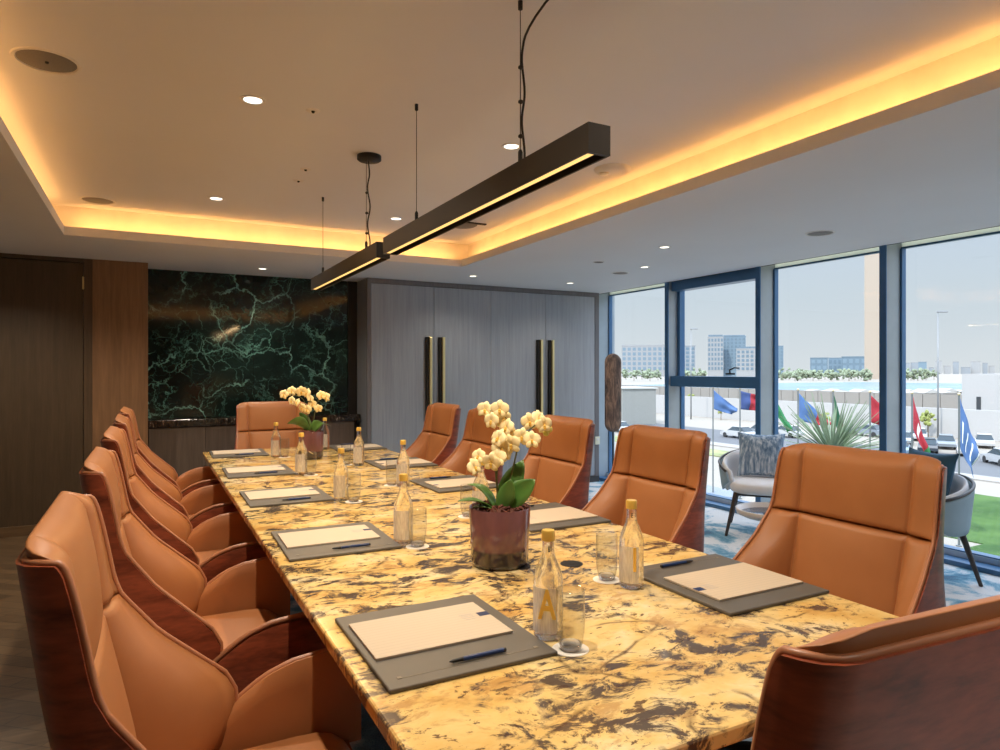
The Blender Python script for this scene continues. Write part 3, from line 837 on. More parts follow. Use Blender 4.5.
def emblem(o, ch, size, z, r, mat, ang, name):
    c = bpy.data.curves.new(name, 'FONT'); c.body = ch; c.size = size; c.extrude = .0006; c.offset = size*.022; c.align_x = 'CENTER'; c.align_y = 'BOTTOM'
    c.materials.append(mat)
    tmp = bpy.data.objects.new('tmp', c); me = bpy.data.meshes.new_from_object(tmp); bpy.data.objects.remove(tmp)
    q = link(bpy.data.objects.new(name, me)); q.parent = o
    q.scale = (.62, 1, 1); q.location = (r*math.cos(ang), r*math.sin(ang), z); q.rotation_euler = (R(90), 0, ang+PI/2)
    return q
for side, P, B, T, sgn in (('door', LP, Lb, Lt, 1), ('window', RP, Rb, Rt, -1)):
    for i in range(5):
        x = .628 if sgn > 0 else 1.56; y = P[i]; rz = 0 if sgn > 0 else PI
        jit = R(random.uniform(-1.2, 1.2)) if i else 0
        sd = '%s side of table, seat %s' % (side, seat[i])
        take('mat', (x, y, TZ+.0005), rz+jit, 'dark grey writing mat on ' + sd, 'desk mat', 'grey writing mats')
        take('pad', (x-sgn*.012, y+sgn*.032, TZ+.011), rz+jit, 'cream notepad with blue corner mark on ' + sd, 'notepad', 'notepads on the writing mats')
        take('pen', (x+sgn*.02, y-sgn*.172, TZ+.0122), rz+jit, 'blue pen along the mat edge on ' + sd, 'pen', 'blue pens on the writing mats')
        bx, by = B[i]; gx, gy = T[i]
        o = take('bot', (bx, by, TZ+.0005), camdir(bx, by)-R(28), 'clear water bottle with gold cap on ' + sd, 'bottle', 'glass water bottles')
        take('tum', (gx, gy, TZ+.0024), 0, 'empty clear tumbler on paper coaster on ' + sd, 'drinking glass', 'water tumblers')
        c = cst if (side == 'door' and i == 0) else copy_tree(cst)
        c.location = (gx, gy, TZ+.0005); tag(c, 'round white paper coaster under tumbler on ' + sd, 'coaster', 'paper coasters')
# lettering on the two bottles whose marks can be read
bots = [o for o in bpy.data.objects if o.name.startswith('water_bottle')]
for o in bots:
    x, y = o.location.x, o.location.y
    if abs(x-Lb[0][0]) < .001 and abs(y-Lb[0][1]) < .001:
        emblem(o, 'A', .098, .038, .0374, GOLD, R(28)-.08, 'gold_letter')
        emblem(o, 'E', .018, .208, .0155, BLACKP, R(28)+.1, 'neck_print')
    if abs(x-Rb[0][0]) < .001 and abs(y-Rb[0][1]) < .001:
        emblem(o, 'I', .098, .038, .0374, GOLD, R(28)+.25, 'gold_letter')
        emblem(o, 'E', .018, .208, .0155, BLACKP, R(28)+.1, 'neck_print')
# black grommets in the table top
for (x, y), lb in (((1.094, 1.935), 'round black table grommet beside the nearer orchid pot'), ((1.262, 1.875), 'round black table grommet between tumbler and notepad on window side')):
    g = tag(empty('cable_grommet', (x, y, TZ)), lb, 'grommet', 'table grommets')
    MB().lathe([(0, 0), (.038, 0), (.038, .0015), (.035, .0022), (0, .0018)], n=30).build('cover', BLACK, g)
    MB().lathe([(0, .0020), (.012, .0020), (.012, .0026), (0, .0026)], n=16).build('lock', BLACKP, g)

# ------------------------------------------------------------------ orchids
ca, sa = math.cos(A), math.sin(A)
RIGHT = Vector((ca, -sa, 0)); FWD = Vector((sa, ca, 0)); UP = Vector((0, 0, 1))
def leaf_mesh(m, base, tip, width, arch, fold=.25, n=12, side=None):
    base = Vector(base); tip = Vector(tip); d = tip-base
    s = side if side else d.cross(UP).normalized()
    nrm = s.cross(d).normalized()
    if nrm.z < 0: nrm = -nrm
    F, K = [], []
    rows = []
    for i in range(n+1):
        t = i/n
        c = base+d*t+UP*(arch*math.sin(PI*t**.85)) - UP*(arch*.4*t*t)
        w = width*math.sin(PI*min(1, .10+t*.90))**.75*.5 if t < 1 else .0006
        w = max(w, .0006)
        L, Rr = [], []
        for q in (-1, -.5, 0, .5, 1):
            p = c+s*(w*q)+nrm*(abs(q)*w*fold)
            L.append(p+nrm*.0012); Rr.append(p-nrm*.0012)
        rows.append((L, Rr))
    m.pads(rows)
def flower(m, c, size, face, roll):
    """five petals and a lip, joined in one mesh; material 0 petal, 1 lip"""
    f = Vector(face).normalized(); u = f.cross(UP); u = u.normalized() if u.length > .01 else Vector((1, 0, 0)); v = u.cross(f).normalized()
    c = Vector(c)
    for k, (ang, ln, wd) in enumerate(((90, 1.0, .46), (90+70, .98, .74), (90-70, .98, .74), (90+144, .95, .44), (90-144, .95, .44))):
        a = R(ang+roll); d = u*math.cos(a)+v*math.sin(a); s = f.cross(d)
        rows = []
        for i in range(7):
            t = i/6
            w = wd*size*.5*max(.08, math.sin(PI*min(1, .06+t*.90))**.6)
            cc = c+d*(size*ln*.62*t)+f*(size*(.16*math.sin(PI*t*.8)-.06*t))
            L, Rr = [], []
            for q in (-1, -.5, 0, .5, 1):
                p = cc+s*(w*q)-f*(abs(q)**2*size*.05)
                L.append(p+f*.0006); Rr.append(p-f*.0006)
            rows.append((L, Rr))
        m.pads(rows, mi=0)
    m.ball(c+f*size*.14-v*size*.06, (size*.10, size*.10, size*.10), 8, mi=1)
    m.ball(c+f*size*.16-v*size*.18, (size*.09, size*.09, size*.12), 8, mi=1)
def orchid(x, y, r, h, flowers, leaves, stems, label, buds=(), sc=1.0):
    o = tag(empty('potted_orchid', (x, y, TZ+.0005)), label, 'potted plant')
    prof = [(0, 0), (r*.80, 0), (r*.89, .005), (r*.93, .018), (r*1.0, h), (r*.99, h+.002), (r*.965, h), (r*.93, h-.02), (r*.90, .02), (0, .015)]
    MB().lathe(prof, n=48).build('pot', GLAZE, o, smooth=True, angle=50)
    m = MB(); rows = [(0, h-.018), (r*.92, h-.022)]
    m.lathe([(0, h-.002), (r*.5, h-.004), (r*.925, h-.014), (r*.925, h-.03), (0, h-.03)], n=30)
    rnd = random.Random(3)
    for q in range(70):
        a = rnd.uniform(0, 2*PI); rr = r*.85*math.sqrt(rnd.random())
        m.box((rr*math.cos(a), rr*math.sin(a), h-.002+rnd.uniform(-.004, .009)), (rnd.uniform(.012, .03), rnd.uniform(.008, .014), rnd.uniform(.005, .009)), rz=rnd.uniform(0, PI), rx=rnd.uniform(-.8, .8), ry=rnd.uniform(-.8, .8))
    m.build('bark_mulch', SOIL, o)
    P = lambda a, b, c=0: RIGHT*(a*sc)+UP*(h+b*sc)+FWD*(c*sc)
    for (b0, b1, w, arch, dep0, dep1, face) in leaves:
        p0 = P(b0[0], b0[1]-.02, dep0); p1 = P(b1[0], b1[1], dep1)
        m = MB(); leaf_mesh(m, p0, p1, w*sc, arch*sc, side=((p1-p0).cross(FWD).normalized()*.9+FWD*.4).normalized() if face else None); m.build('leaf', LEAFM, o, smooth=True)
    for pts in stems:
        m = MB()
        # smooth polyline
        q = [P(*p) for p in pts]; sm = []
        for i in range(len(q)-1):
            p0 = q[max(0, i-1)]; p1 = q[i]; p2 = q[i+1]; p3 = q[min(len(q)-1, i+2)]
            for s_ in range(6):
                t = s_/6
                sm.append(.5*((2*p1)+(-p0+p2)*t+(2*p0-5*p1+4*p2-p3)*t*t+(-p0+3*p1-3*p2+p3)*t**3))
        sm.append(q[-1]); m.tube(sm, [lerp(.0034, .0016, i/len(sm))*sc for i in range(len(sm))], n=6); m.build('flower_stem', STEMM, o, smooth=True)
    rnd = random.Random(11)
    for (a, b, c, s_) in flowers:
        m = MB(); f = -FWD+RIGHT*rnd.uniform(-.9, .9)+UP*rnd.uniform(-.4, .5)
        flower(m, P(a, b, c), s_*sc*.86, f, rnd.uniform(-18, 18)); m.build('bloom', [FLESH, LIP], o, smooth=True)
    for (a, b, c) in buds:
        m = MB(); m.ball(P(a, b, c), (.012*sc, .010*sc, .012*sc), 10); m.build('bud', plain('orchid bud', (.62, .58, .16), .5), o, smooth=True)
    return o
pxs = .00335          # metres per photo pixel at the nearer pot
def off(px, py): return ((px-502)*pxs, (499-py)*pxs)
fl = [(487, 402, .03, .055), (502, 401, -.01, .062), (494, 412, -.03, .055), (505, 411, .02, .062), (509, 419, -.01, .06), (501, 429, -.04, .062), (503, 439, -.03, .062), (512, 427, 0, .062), (514, 435, -.04, .066),
      (524, 428, -.02, .058), (534, 431, -.03, .058), (532, 414, .02, .060), (541, 411, 0, .062), (546, 416, -.02, .058), (494, 452, -.06, .064), (500, 448, -.05, .060), (477, 457, -.05, .058), (481, 447, -.03, .050), (508, 446, -.02, .05)]
fl = [(off(a, b)[0], off(a, b)[1], c, s_) for a, b, c, s_ in fl]
O = off
lv = [(O(503, 500), O(526, 452), .080, .006, .01, .02, 1), (O(505, 500), O(537, 468), .080, .012, -.01, -.04, 1), (O(502, 500), O(513, 468), .062, .006, -.03, -.06, 1),
      (O(500, 500), O(468, 476), .050, .030, 0, .06, 0), (O(500, 502), O(461, 487), .060, .022, -.02, -.07, 0), (O(502, 502), O(475, 495), .055, .014, -.03, -.05, 0), (O(503, 501), O(528, 490), .05, .018, .02, .09, 0)]
st = [[(*O(501, 502), 0), (*O(499, 475), -.01), (*O(497, 460), -.03), (*O(488, 446), -.02), (*O(480, 452), -.03)],
      [(*O(503, 502), .01), (*O(499, 470), .01), (*O(503, 445), -.01), (*O(512, 425), -.01), (*O(507, 408), 0), (*O(488, 402), .03)],
      [(*O(505, 502), .01), (*O(517, 455), .02), (*O(522, 435), 0), (*O(534, 420), 0), (*O(548, 412), 0), (*O(552, 421), 0)]]
orchid(1.049, 1.99, .104, .192, fl, lv, st, 'cream orchid in mauve and dark glazed pot, closer to camera', buds=[(*O(552, 421), 0), (*O(549, 425), .01)])
pxs = .0075
def off2(px, py): return ((px-312)*.00745, (431-py)*.00745)
O = off2
fl2 = [(285, 394, 0, .085), (292, 391, .02, .09), (294, 400, -.03, .08), (302, 391, 0, .10), (307, 393, .03, .09), (299, 402, -.02, .075), (322, 395, 0, .085), (328, 397, 0, .085), (304, 407, -.02, .085), (308, 409, 0, .085), (312, 404, .03, .08), (319, 408, 0, .075), (310, 398, .02, .07)]
fl2 = [(off2(a, b)[0], off2(a, b)[1], c, s_*.82) for a, b, c, s_ in fl2]
lv2 = [(O(311, 431), O(289, 420), .085, .05, 0, -.02, 1), (O(311, 431), O(299, 411), .080, .02, 0, .03, 1), (O(313, 431), O(325, 420), .08, .03, 0, -.04, 1), (O(313, 431), O(330, 424), .06, .04, 0, .05, 0)]
st2 = [[(*O(311, 432), 0), (*O(308, 412), 0), (*O(303, 398), 0), (*O(288, 393), 0)], [(*O(313, 432), 0), (*O(316, 410), 0), (*O(320, 399), 0), (*O(329, 397), 0)]]
orchid(1.071, 5.03, .092, .200, fl2, lv2, st2, 'cream orchid in mauve pot further along table towards marble wall')

# ------------------------------------------------------------------ window-side lounge
def superbox(m, c, d, e=.5, n=10, mi=0, rot=None):
    """rounded cushion-like block"""
    b = bmesh.new(); bmesh.ops.create_uvsphere(b, u_segments=24, v_segments=14, radius=1)
    for vtx in b.verts:
        for q in range(3): vtx.co[q] = math.copysign(abs(vtx.co[q])**e, vtx.co[q])*d[q]/2
    b.transform(Matrix.Translation(c) @ (rot.to_matrix().to_4x4() if rot else Matrix()))
    return m.add(b, mi)
def armchair(x, y, rz, label, fabric):
    o = tag(empty('lounge_armchair', (x, y, 0), rz), label, 'armchair', 'lounge armchairs by the windows')
    m = MB(); superbox(m, (.0, 0, .405), (.56, .50, .12), .55); m.build('seat', ARMF, o, smooth=True)
    # one wrap-around tub: arms sweep up into the back, +x is the front
    def tub(r_out, off, T, ztrim=0):
        rows = []
        for i in range(33):
            t = -1+2*i/32
            ang = PI+t*R(128)
            rx, ry = .285+off, .285+off
            px, py = rx*math.cos(ang), ry*math.sin(ang)
            nx, ny = math.cos(ang), math.sin(ang)
            high = .60+.10*max(0, math.cos(t*PI/2*1.25))**1.2-.05*max(0, abs(t)-.8)/.2-ztrim
            low = .34+ztrim*.5+.10*max(0, abs(t)-.72)/.28
            F, K = [], []
            for q in range(9):
                s_ = q/8; z = lerp(low, high, s_)
                e = min(s_, 1-s_)*(high-low); f = 1 if e > .03 else math.sqrt(max(.08, 1-(1-e/.03)**2))
                fl_ = 1+.10*s_
                F.append((px*fl_-nx*T/2*f, py*fl_-ny*T/2*f, z)); K.append((px*fl_+nx*T/2*f, py*fl_+ny*T/2*f, z))
            rows.append((F, K))
        return rows
    MB().pads(tub(0, -.010, .045)).build('inner_back', ARMF, o, smooth=True)
    MB().pads(tub(0, .026, .018, .012)).build('outer_shell', fabric, o, smooth=True)
    pts = []
    for i in range(33):
        t = -1+2*i/32; ang = PI+t*R(128)
        high = .60+.10*max(0, math.cos(t*PI/2*1.25))**1.2-.05*max(0, abs(t)-.8)/.2
        pts.append((.312*1.1*math.cos(ang), .312*1.1*math.sin(ang), high-.012))
    MB().tube(pts, .010, n=8).build('edge_trim', LEGW, o, smooth=True)
    for sx_, sy_ in ((1, 1), (1, -1), (-1, 1), (-1, -1)):
        MB().tube([(.19*sx_, .19*sy_, .36), (.275*sx_, .265*sy_, 0)], [.021, .012], n=10).build('leg', LEGW, o, smooth=True, angle=50)
    m = MB(); m.b2(-.2, .2, -.2, .2, .335, .35, bev=.004); m.build('seat_frame', LEGW, o)
    return o
def cushion(c, rz, lean, w, mat, label):
    rows = []
    b = MB()
    n = 14
    for i in range(n+1):
        u = -1+2*i/n; F, K = [], []
        for j in range(n+1):
            v_ = -1+2*j/n
            px, py = u*w/2*(1-.10*(1-abs(v_)**2)*abs(u)**3), v_*w/2*(1-.10*(1-abs(u)**2)*abs(v_)**3)
            th = .070*max(0, (1-abs(u)**2.4))**.55*max(0, (1-abs(v_)**2.4))**.55+.003
            F.append((th, px, py)); K.append((-th, px, py))
        rows.append((F, K))
    b.pads(rows)
    b.bm.transform(Matrix.Rotation(lean, 4, 'Y'))
    o = b.build('throw_cushion', mat, smooth=True); o.location = c; o.rotation_euler = (0, 0, rz)
    return tag(o, label, 'cushion')
fa = math.atan2(-ca, -sa)
fa = R(-141)
armchair(4.72, 4.08, fa, 'pale grey lounge armchair by window holding a striped blue cushion', ARMB)
d = Vector((math.cos(fa), math.sin(fa)))
cushion((4.72-d.x*.12, 4.08-d.y*.12, .655), fa, R(-17), .40, CUSHA, 'striped grey blue square cushion on armchair before mullion')
fb = R(165)
armchair(4.59, 2.70, fb, 'blue grey lounge armchair with navy cushion at right beside lawn view', ARMB)
d = Vector((math.cos(fb), math.sin(fb)))
cushion((4.59-d.x*.115, 2.70-d.y*.115, .665), fb, R(-17), .40, CUSHB, 'plain navy cushion on armchair beside lawn view')
# round side table with a raised pale rim
sx0, sy0 = 3.72, 3.12
st_ = tag(empty('side_table', (sx0, sy0, 0)), 'small side table with pale raised rim and dark blue top beside armchair', 'side table')
MB().lathe([(0, .415), (.18, .415), (.225, .435), (.235, .47), (.228, .472), (.215, .442), (.17, .43), (0, .43)], n=44).build('rim_tray', plain('pale lacquer', (.62, .58, .56), .3), st_, smooth=True)
MB().lathe([(0, .431), (.20, .431), (.208, .437), (.20, .441), (0, .441)], n=44).build('table_top', plain('navy glass top', (.02, .04, .09), .12), st_, smooth=True, angle=40)
MB().lathe([(0, .012), (.012, .012), (.012, .414), (0, .414)], n=14).build('stem', CHROME, st_, smooth=True, angle=40)
MB().lathe([(0, 0), (.14, 0), (.14, .008), (.02, .013), (0, .013)], n=36).build('base', CHROME, st_, smooth=True, angle=40)
# upright bark sculpture
sc_ = tag(empty('wood_sculpture', (4.82, 6.295, 0)), 'tall rounded slab of dark burnt wood on stand by corner window', 'sculpture')
rows = []
for i in range(25):
    z = .685+.92*(.5-.5*math.cos(PI*i/24)); e = min(z-.685, 1.605-z); f = 1 if e > .10 else math.sqrt(max(.01, 1-(1-e/.10)**2))
    rows.append([( .098*f*math.cos(2*PI*k_/20)*ca - .035*f*math.sin(2*PI*k_/20)*-sa, -.098*f*math.cos(2*PI*k_/20)*sa + .035*f*math.sin(2*PI*k_/20)*ca, z) for k_ in range(20)])
MB().loops(rows).build('slab', BARK, sc_, smooth=True)
MB().lathe([(0, .01), (.010, .01), (.010, .70), (0, .70)], n=12).build('stem', BLACK, sc_, smooth=True, angle=40)
MB().lathe([(0, 0), (.13, 0), (.13, .010), (0, .012)], n=32).build('base', BLACK, sc_, smooth=True, angle=40)

# ------------------------------------------------------------------ outdoors
G = -7.3; F_ = 667.
def ray(px, py):
    u = (px-500)/F_; w = (371-py)/F_
    return Vector((sa+u*ca, ca-u*sa, w))
def gp(px, py, z=G):
    r = ray(px, py); t_ = (z-1.4)/r.z
    return Vector((0, 0, 1.4))+r*t_
def at(px, D_): 
    r = ray(px, 371); return Vector((r.x*D_, r.y*D_, G))
SAND = plain('pale sand', (.29, .255, .21), .9, var=.08, vscale=.02)
struct(MB().b2(5.6, 2600, -1500, 2600, G-.5, G), 'ground', SAND, 'pale sandy ground outside')
k = N('mown lawn'); f = k.noise(k.coord(), .35, 5, .6)
k.set(Base_Color=k.ramp(f, [(.35, (.040, .085, .025, 1)), (.65, (.080, .145, .04, 1))]), Roughness=.9, Specular_IOR_Level=.1)
LAWN = k.m
tag(MB().b2(28, 37, -20, 18.2, G, G+.06).b2(37, 51.5, -20, 29.0, G, G+.06).build('lawn_grass', LAWN), 'bright green mown lawn outside the right window', 'grass', kind='stuff')
tag(MB().b2(51, 55, 35, 110, G, G+.10).build('verge_grass', plain('dry verge grass', (.25, .26, .11), .95, var=.4, vscale=.8)), 'dry yellow green grass strip before the road', 'grass', kind='stuff')
struct(MB().b2(61.0, 74.5, -80, 400, G, G+.03), 'road', plain('grey asphalt', (.115, .115, .12), .85), 'grey asphalt road with cars')
struct(MB().b2(58.2, 60.6, -80, 400, G, G+.12), 'pavement', plain('pale paving', (.30, .275, .25), .85), 'pale pavement along the road')
struct(MB().b2(35.0, 37.5, 33.0, 120, G, G+.05), 'path', plain('grey paving', (.20, .22, .245), .8), 'grey paving at the flagpoles')
k = N('shallow sea'); k.set(Base_Color=k.ramp(k.noise(k.coord((.004, .02, 1)), 3, 3), [(.3, (.12, .21, .25, 1)), (.7, (.19, .29, .33, 1))]), Roughness=.25); SEA = k.m
struct(MB().b2(255, 495, -100, 330, G, G+.08), 'sea', SEA, 'pale blue water beyond the beach')
# boundary wall and hoarding
WALLW = plain('white render wall', (.43, .42, .41), .85)
bw = tag(MB().b2(93, 93.6, 22, 110, G, G+3.75).build('boundary_wall', WALLW), 'long white boundary wall across the road', 'wall')
hd = tag(empty('site_hoarding', (118, 90, G)), 'beige panelled hoarding running behind white boundary wall', 'hoarding')
HOARD = plain('beige hoarding panel', (.27, .25, .225), .8)
for i in range(44):
    MB().b2(0, .3, -60+i*2.9, -60+i*2.9+2.75, 0, 4.75).build('hoarding_panel', HOARD, hd)
HZ_SLIT = plain('dark slit window', (.05, .055, .06), .3)
wb = tag(empty('white_block_building', (100, 43, G)), 'blocky white flat roofed building at right beyond boundary wall', 'building')
MB().b2(0, 14, -22, 9, 0, 8.3).build('lower_storey', WALLW, wb)
MB().b2(3, 14, -22, 4, 8.3, 10.2).build('upper_storey', WALLW, wb)
for y in (-2, 6.6): MB().b2(-.06, .02, y, y+.55, 2.4, 5.2).build('window', HZ_SLIT, wb)
kb = tag(empty('equipment_kiosk', tuple(at(628, 112))), 'pale grey box kiosk with louvred front left beyond window', 'kiosk')
MB().box((0, 0, 2.9), (6, 8, 5.8), rz=-.2).build('cabinet_body', plain('kiosk grey', (.29, .29, .265), .7), kb)
MB().box((0, 0, 5.9), (6.4, 8.4, .2), rz=-.2).build('roof', plain('kiosk roof', (.5, .5, .46), .7), kb)
# beach tents / low white pavilions
rnd = random.Random(5)
for i, (px, d_, w, h_) in enumerate([(640, 240, 60, 2.5), (700, 200, 26, 1.8), (800, 175, 16, 4.2), (835, 190, 22, 4.5), (860, 180, 14, 4.8), (905, 190, 12, 4.4), (925, 170, 14, 5.2), (945, 195, 14, 4.6), (655, 215, 16, 2.6), (815, 225, 22, 3.2)]):
    p = at(px, d_); n_ = 3
    pv = tag(empty('beach_pavilion', tuple(p), -A), 'low white beach pavilion with pitched canvas roof beyond the hoarding', 'pavilion', 'low white beach pavilions')
    MB().box((0, 0, h_*.3), (w, 5, h_*.6)).build('wall', WALLW, pv)
    m = MB()
    for q in range(n_): m.prism([(-w/2+q*w/n_, h_*.6), (-w/2+(q+.5)*w/n_, h_*(.70+.10*(q % 2))), (-w/2+(q+1)*w/n_, h_*.6)], -3, 3)
    m.build('roof', plain('white canvas', (.40, .39, .37), .8), pv)

def building(name, px0, px1, ytop, D_, wallm, label, nx=0, nz=0, winm=None, side=.35, crown=None, depth=None):
    D_ *= 1.7
    xc = (px0+px1)/2; p = at(xc, D_); w = (px1-px0)/F_*D_*1.0; h_ = 8.7+(371-ytop)/F_*D_
    o = tag(empty(name, tuple(p), -math.atan2(p.x, p.y)), label, 'building')
    dp = depth or w*.6
    MB().b2(-w/2, w/2, 0, dp, 0, h_).build('facade', wallm, o)
    MB().b2(-w/2-.3, w/2+.3, -.4, dp+.3, h_, h_+w*.03).build('parapet', wallm, o)
    for i in range(nx):
        for j in range(nz):
            cw = w/nx; ch = (h_-10)/nz
            x = -w/2+(i+.5)*cw; z = 9+(j+.5)*ch
            MB().box((x, -.15, z), (cw*.6, .5, ch*.62)).build('window', winm, o)
    if crown:
        MB().b2(-w*.46, w*.46, dp*.1, dp*.8, h_, h_+crown).build('roof_plant', winm or wallm, o)
    return o
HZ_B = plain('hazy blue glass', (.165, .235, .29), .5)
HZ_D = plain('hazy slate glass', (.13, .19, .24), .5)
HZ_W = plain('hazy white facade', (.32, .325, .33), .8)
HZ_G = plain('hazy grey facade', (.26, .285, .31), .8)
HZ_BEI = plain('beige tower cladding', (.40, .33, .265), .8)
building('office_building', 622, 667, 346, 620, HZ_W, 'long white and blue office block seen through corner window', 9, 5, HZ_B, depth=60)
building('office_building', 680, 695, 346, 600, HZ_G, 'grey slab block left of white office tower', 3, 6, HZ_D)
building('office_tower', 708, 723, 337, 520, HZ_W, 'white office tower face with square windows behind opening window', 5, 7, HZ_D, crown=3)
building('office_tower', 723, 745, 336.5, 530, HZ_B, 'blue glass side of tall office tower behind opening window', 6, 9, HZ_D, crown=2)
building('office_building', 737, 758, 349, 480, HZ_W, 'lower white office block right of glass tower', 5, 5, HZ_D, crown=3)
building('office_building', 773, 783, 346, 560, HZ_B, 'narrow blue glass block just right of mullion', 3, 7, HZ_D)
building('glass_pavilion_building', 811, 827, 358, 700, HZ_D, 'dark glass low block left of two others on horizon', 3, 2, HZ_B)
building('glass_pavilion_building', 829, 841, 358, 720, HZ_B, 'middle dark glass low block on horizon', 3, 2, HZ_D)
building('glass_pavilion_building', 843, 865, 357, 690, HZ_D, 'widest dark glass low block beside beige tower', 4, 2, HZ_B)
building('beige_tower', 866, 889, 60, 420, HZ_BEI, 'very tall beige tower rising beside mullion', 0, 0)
rnd = random.Random(9)
px = 903; i = 0
while px < 992:
    w = rnd.uniform(4, 9); top = rnd.uniform(360, 368)
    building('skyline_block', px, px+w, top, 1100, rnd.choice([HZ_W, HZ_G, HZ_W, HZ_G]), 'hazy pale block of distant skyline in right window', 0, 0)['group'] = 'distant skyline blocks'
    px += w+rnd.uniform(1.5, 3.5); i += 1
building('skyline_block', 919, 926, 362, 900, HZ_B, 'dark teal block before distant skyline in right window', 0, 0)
# street lamps
def street_lamp(px, ytop, D_, label, h_):
    p = at(px, D_); top = 1.4+(371-ytop)/F_*D_
    o = tag(empty('street_lamp', (p.x, p.y, G), -A), label, 'street lamp')
    Hh = top-G
    MB().tube([(0, 0, 0), (0, 0, Hh)], [.13, .06], n=10).build('pole', plain('galvanised steel', (.26, .27, .28), .5, .2), o, smooth=True)
    MB().box((.55, 0, Hh+.02), (1.3, .35, .18), bev=.05).build('lamp_head', plain('galvanised steel', (.5, .52, .53), .5), o)
street_lamp(938, 312, 86, 'tall single street lamp in the right window', 1)
street_lamp(691, 329, 120, 'tall street lamp left of office tower in opening window', 1)
# flags
FL_BLUE = plain('pale blue flag', (.075, .15, .33), .8); FL_RED = plain('red flag', (.36, .025, .04), .8); FL_MAR = plain('maroon flag', (.32, .02, .06), .8)
FL_GRN = plain('green flag', (.04, .22, .08), .8); FL_WHT = plain('white flag', (.8, .8, .8), .8); FL_NAVY = plain('navy flag', (.04, .07, .20), .8); FL_DGRN = plain('dark green flag', (.02, .10, .05), .8)
POLE = plain('brushed flagpole', (.13, .15, .155), .4, .2)
fx = 35.63
def flagpole(px, mats, L, H_, drop, label, seed, tail=.45, split=None):
    r = ray(px, 371); y = fx*r.y/r.x; p = Vector((fx, y, G))
    o = tag(empty('flagpole', tuple(p), 0), label, 'flagpole', 'flagpoles on the forecourt')
    top = .19-G
    MB().lathe([(0, 0), (.14, 0), (.14, .05), (.055, .06), (.05, .5), (.04, top), (0, top+.02)], n=12).build('pole', POLE, o, smooth=True, angle=40)
    MB().ball((0, 0, top+.06), .075, 10).build('finial', plain('finial gold', (.6, .5, .3), .3, .5), o, smooth=True)
    nu, nv = 18, 9
    rows = []
    b = MB(); bm_ = bmesh.new(); V = []
    rr = random.Random(seed)
    ph = rr.uniform(0, 6)
    for i in range(nu+1):
        u = i/nu; row = []
        for j in range(nv+1):
            v_ = j/nv
            hh = lerp(H_, H_*tail, u)
            zc_ = top-.15-drop*u**.9
            z = zc_-hh*v_
            x = RIGHT*(.06+L*u*(1-.25*v_*u)); wv_ = .10*math.sin(u*9+v_*4+ph)*u+.16*math.sin(v_*9+ph)*u
            row.append(bm_.verts.new((x.x+FWD.x*wv_, x.y+FWD.y*wv_, z)))
        V.append(row)
    for i in range(nu):
        for j in range(nv):
            f_ = bm_.faces.new((V[i][j], V[i+1][j], V[i+1][j+1], V[i][j+1]))
            f_.material_index = split(i/nu, j/nv) if split else 0
    me = bpy.data.meshes.new('flag'); bm_.to_mesh(me); bm_.free()
    for q in mats: me.materials.append(q)
    me.polygons.foreach_set('use_smooth', [True]*len(me.polygons))
    fo = link(bpy.data.objects.new('flag', me)); fo.parent = o
    md = fo.modifiers.new('thickness', 'SOLIDIFY'); md.thickness = .012
flagpole(713, [FL_BLUE], 1.75, 1.35, 1.35, 'flagpole with drooping pale blue flag below the opening window', 1, .30)
flagpole(740, [FL_NAVY, FL_RED], 1.5, 1.25, .35, 'flagpole with navy and red flag beside the mullion', 2, .8, lambda u, v_: 1 if u > .42 else 0)
flagpole(771, [FL_GRN], 1.35, 1.0, 2.3, 'flagpole with plain green drooping flag right of mullion', 3, .4)
flagpole(798, [FL_BLUE, FL_RED], 2.1, 1.65, 1.9, 'flagpole with blue flag ending in red tail', 4, .10, lambda u, v_: 1 if u > .52 or u+v_*.25 < .0 else 0)
flagpole(833, [FL_DGRN, FL_MAR], .75, 1.5, 2.6, 'flagpole with dark green and maroon flag above spiky palm', 5, .45, lambda u, v_: 1 if u > .45 else 0)
flagpole(870, [FL_RED], 1.0, 1.5, .9, 'flagpole with plain red flag left of wide mullion', 6, .55)
flagpole(912, [FL_RED, FL_WHT, FL_GRN], .85, 1.7, 2.8, 'flagpole with red, white and green flag in right window', 7, .35, lambda u, v_: 2 if u > .82 else (1 if .25 < u < .4 and .3 < v_ < .7 else 0))
flagpole(959, [FL_BLUE, FL_WHT], .85, 2.5, 2.2, 'flagpole with blue white-marked flag, last on the right', 8, .7, lambda u, v_: 1 if (int(u*18) % 5 == 2 and .25 < v_ < .7) else 0)
# spiky palm below the window
pp = at(832, 27); pl = tag(empty('spiky_palm', tuple(pp)), 'spiky green palm rising just outside window below the flags', 'plant')
zt = 5.3
MB().tube([(0, 0, 0), (.1, 0, 2.5), (0, .05, zt)], [.28, .2, .17], n=10).build('trunk', plain('palm trunk', (.20, .14, .09), .9), pl, smooth=True)
m = MB(); rnd = random.Random(2)
for q in range(150):
    az = rnd.uniform(0, 2*PI); el = R(rnd.uniform(0, 75)); L = rnd.uniform(1.7, 2.7)
    d_ = Vector((math.cos(az)*math.cos(el), math.sin(az)*math.cos(el), math.sin(el))); s_ = d_.cross(UP).normalized(); nn = s_.cross(d_)
    F, K = [], []
    rows = []
    for i in range(6):
        t_ = i/5; w = .055*(1-t_)**.7*(1 if t_ > .05 else .6)+.003; c_ = Vector((0, 0, zt))+d_*(L*t_)-UP*(.25*t_*t_*(1-math.sin(el)))
        rows.append(([c_-s_*w+nn*.01, c_+nn*.0, c_+s_*w+nn*.01], [c_-s_*w-nn*.004, c_-nn*.014, c_+s_*w-nn*.004]))
    m.pads(rows)
m.build('fronds', plain('palm frond', (.17, .23, .14), .6, var=.4, vscale=1.5), pl)
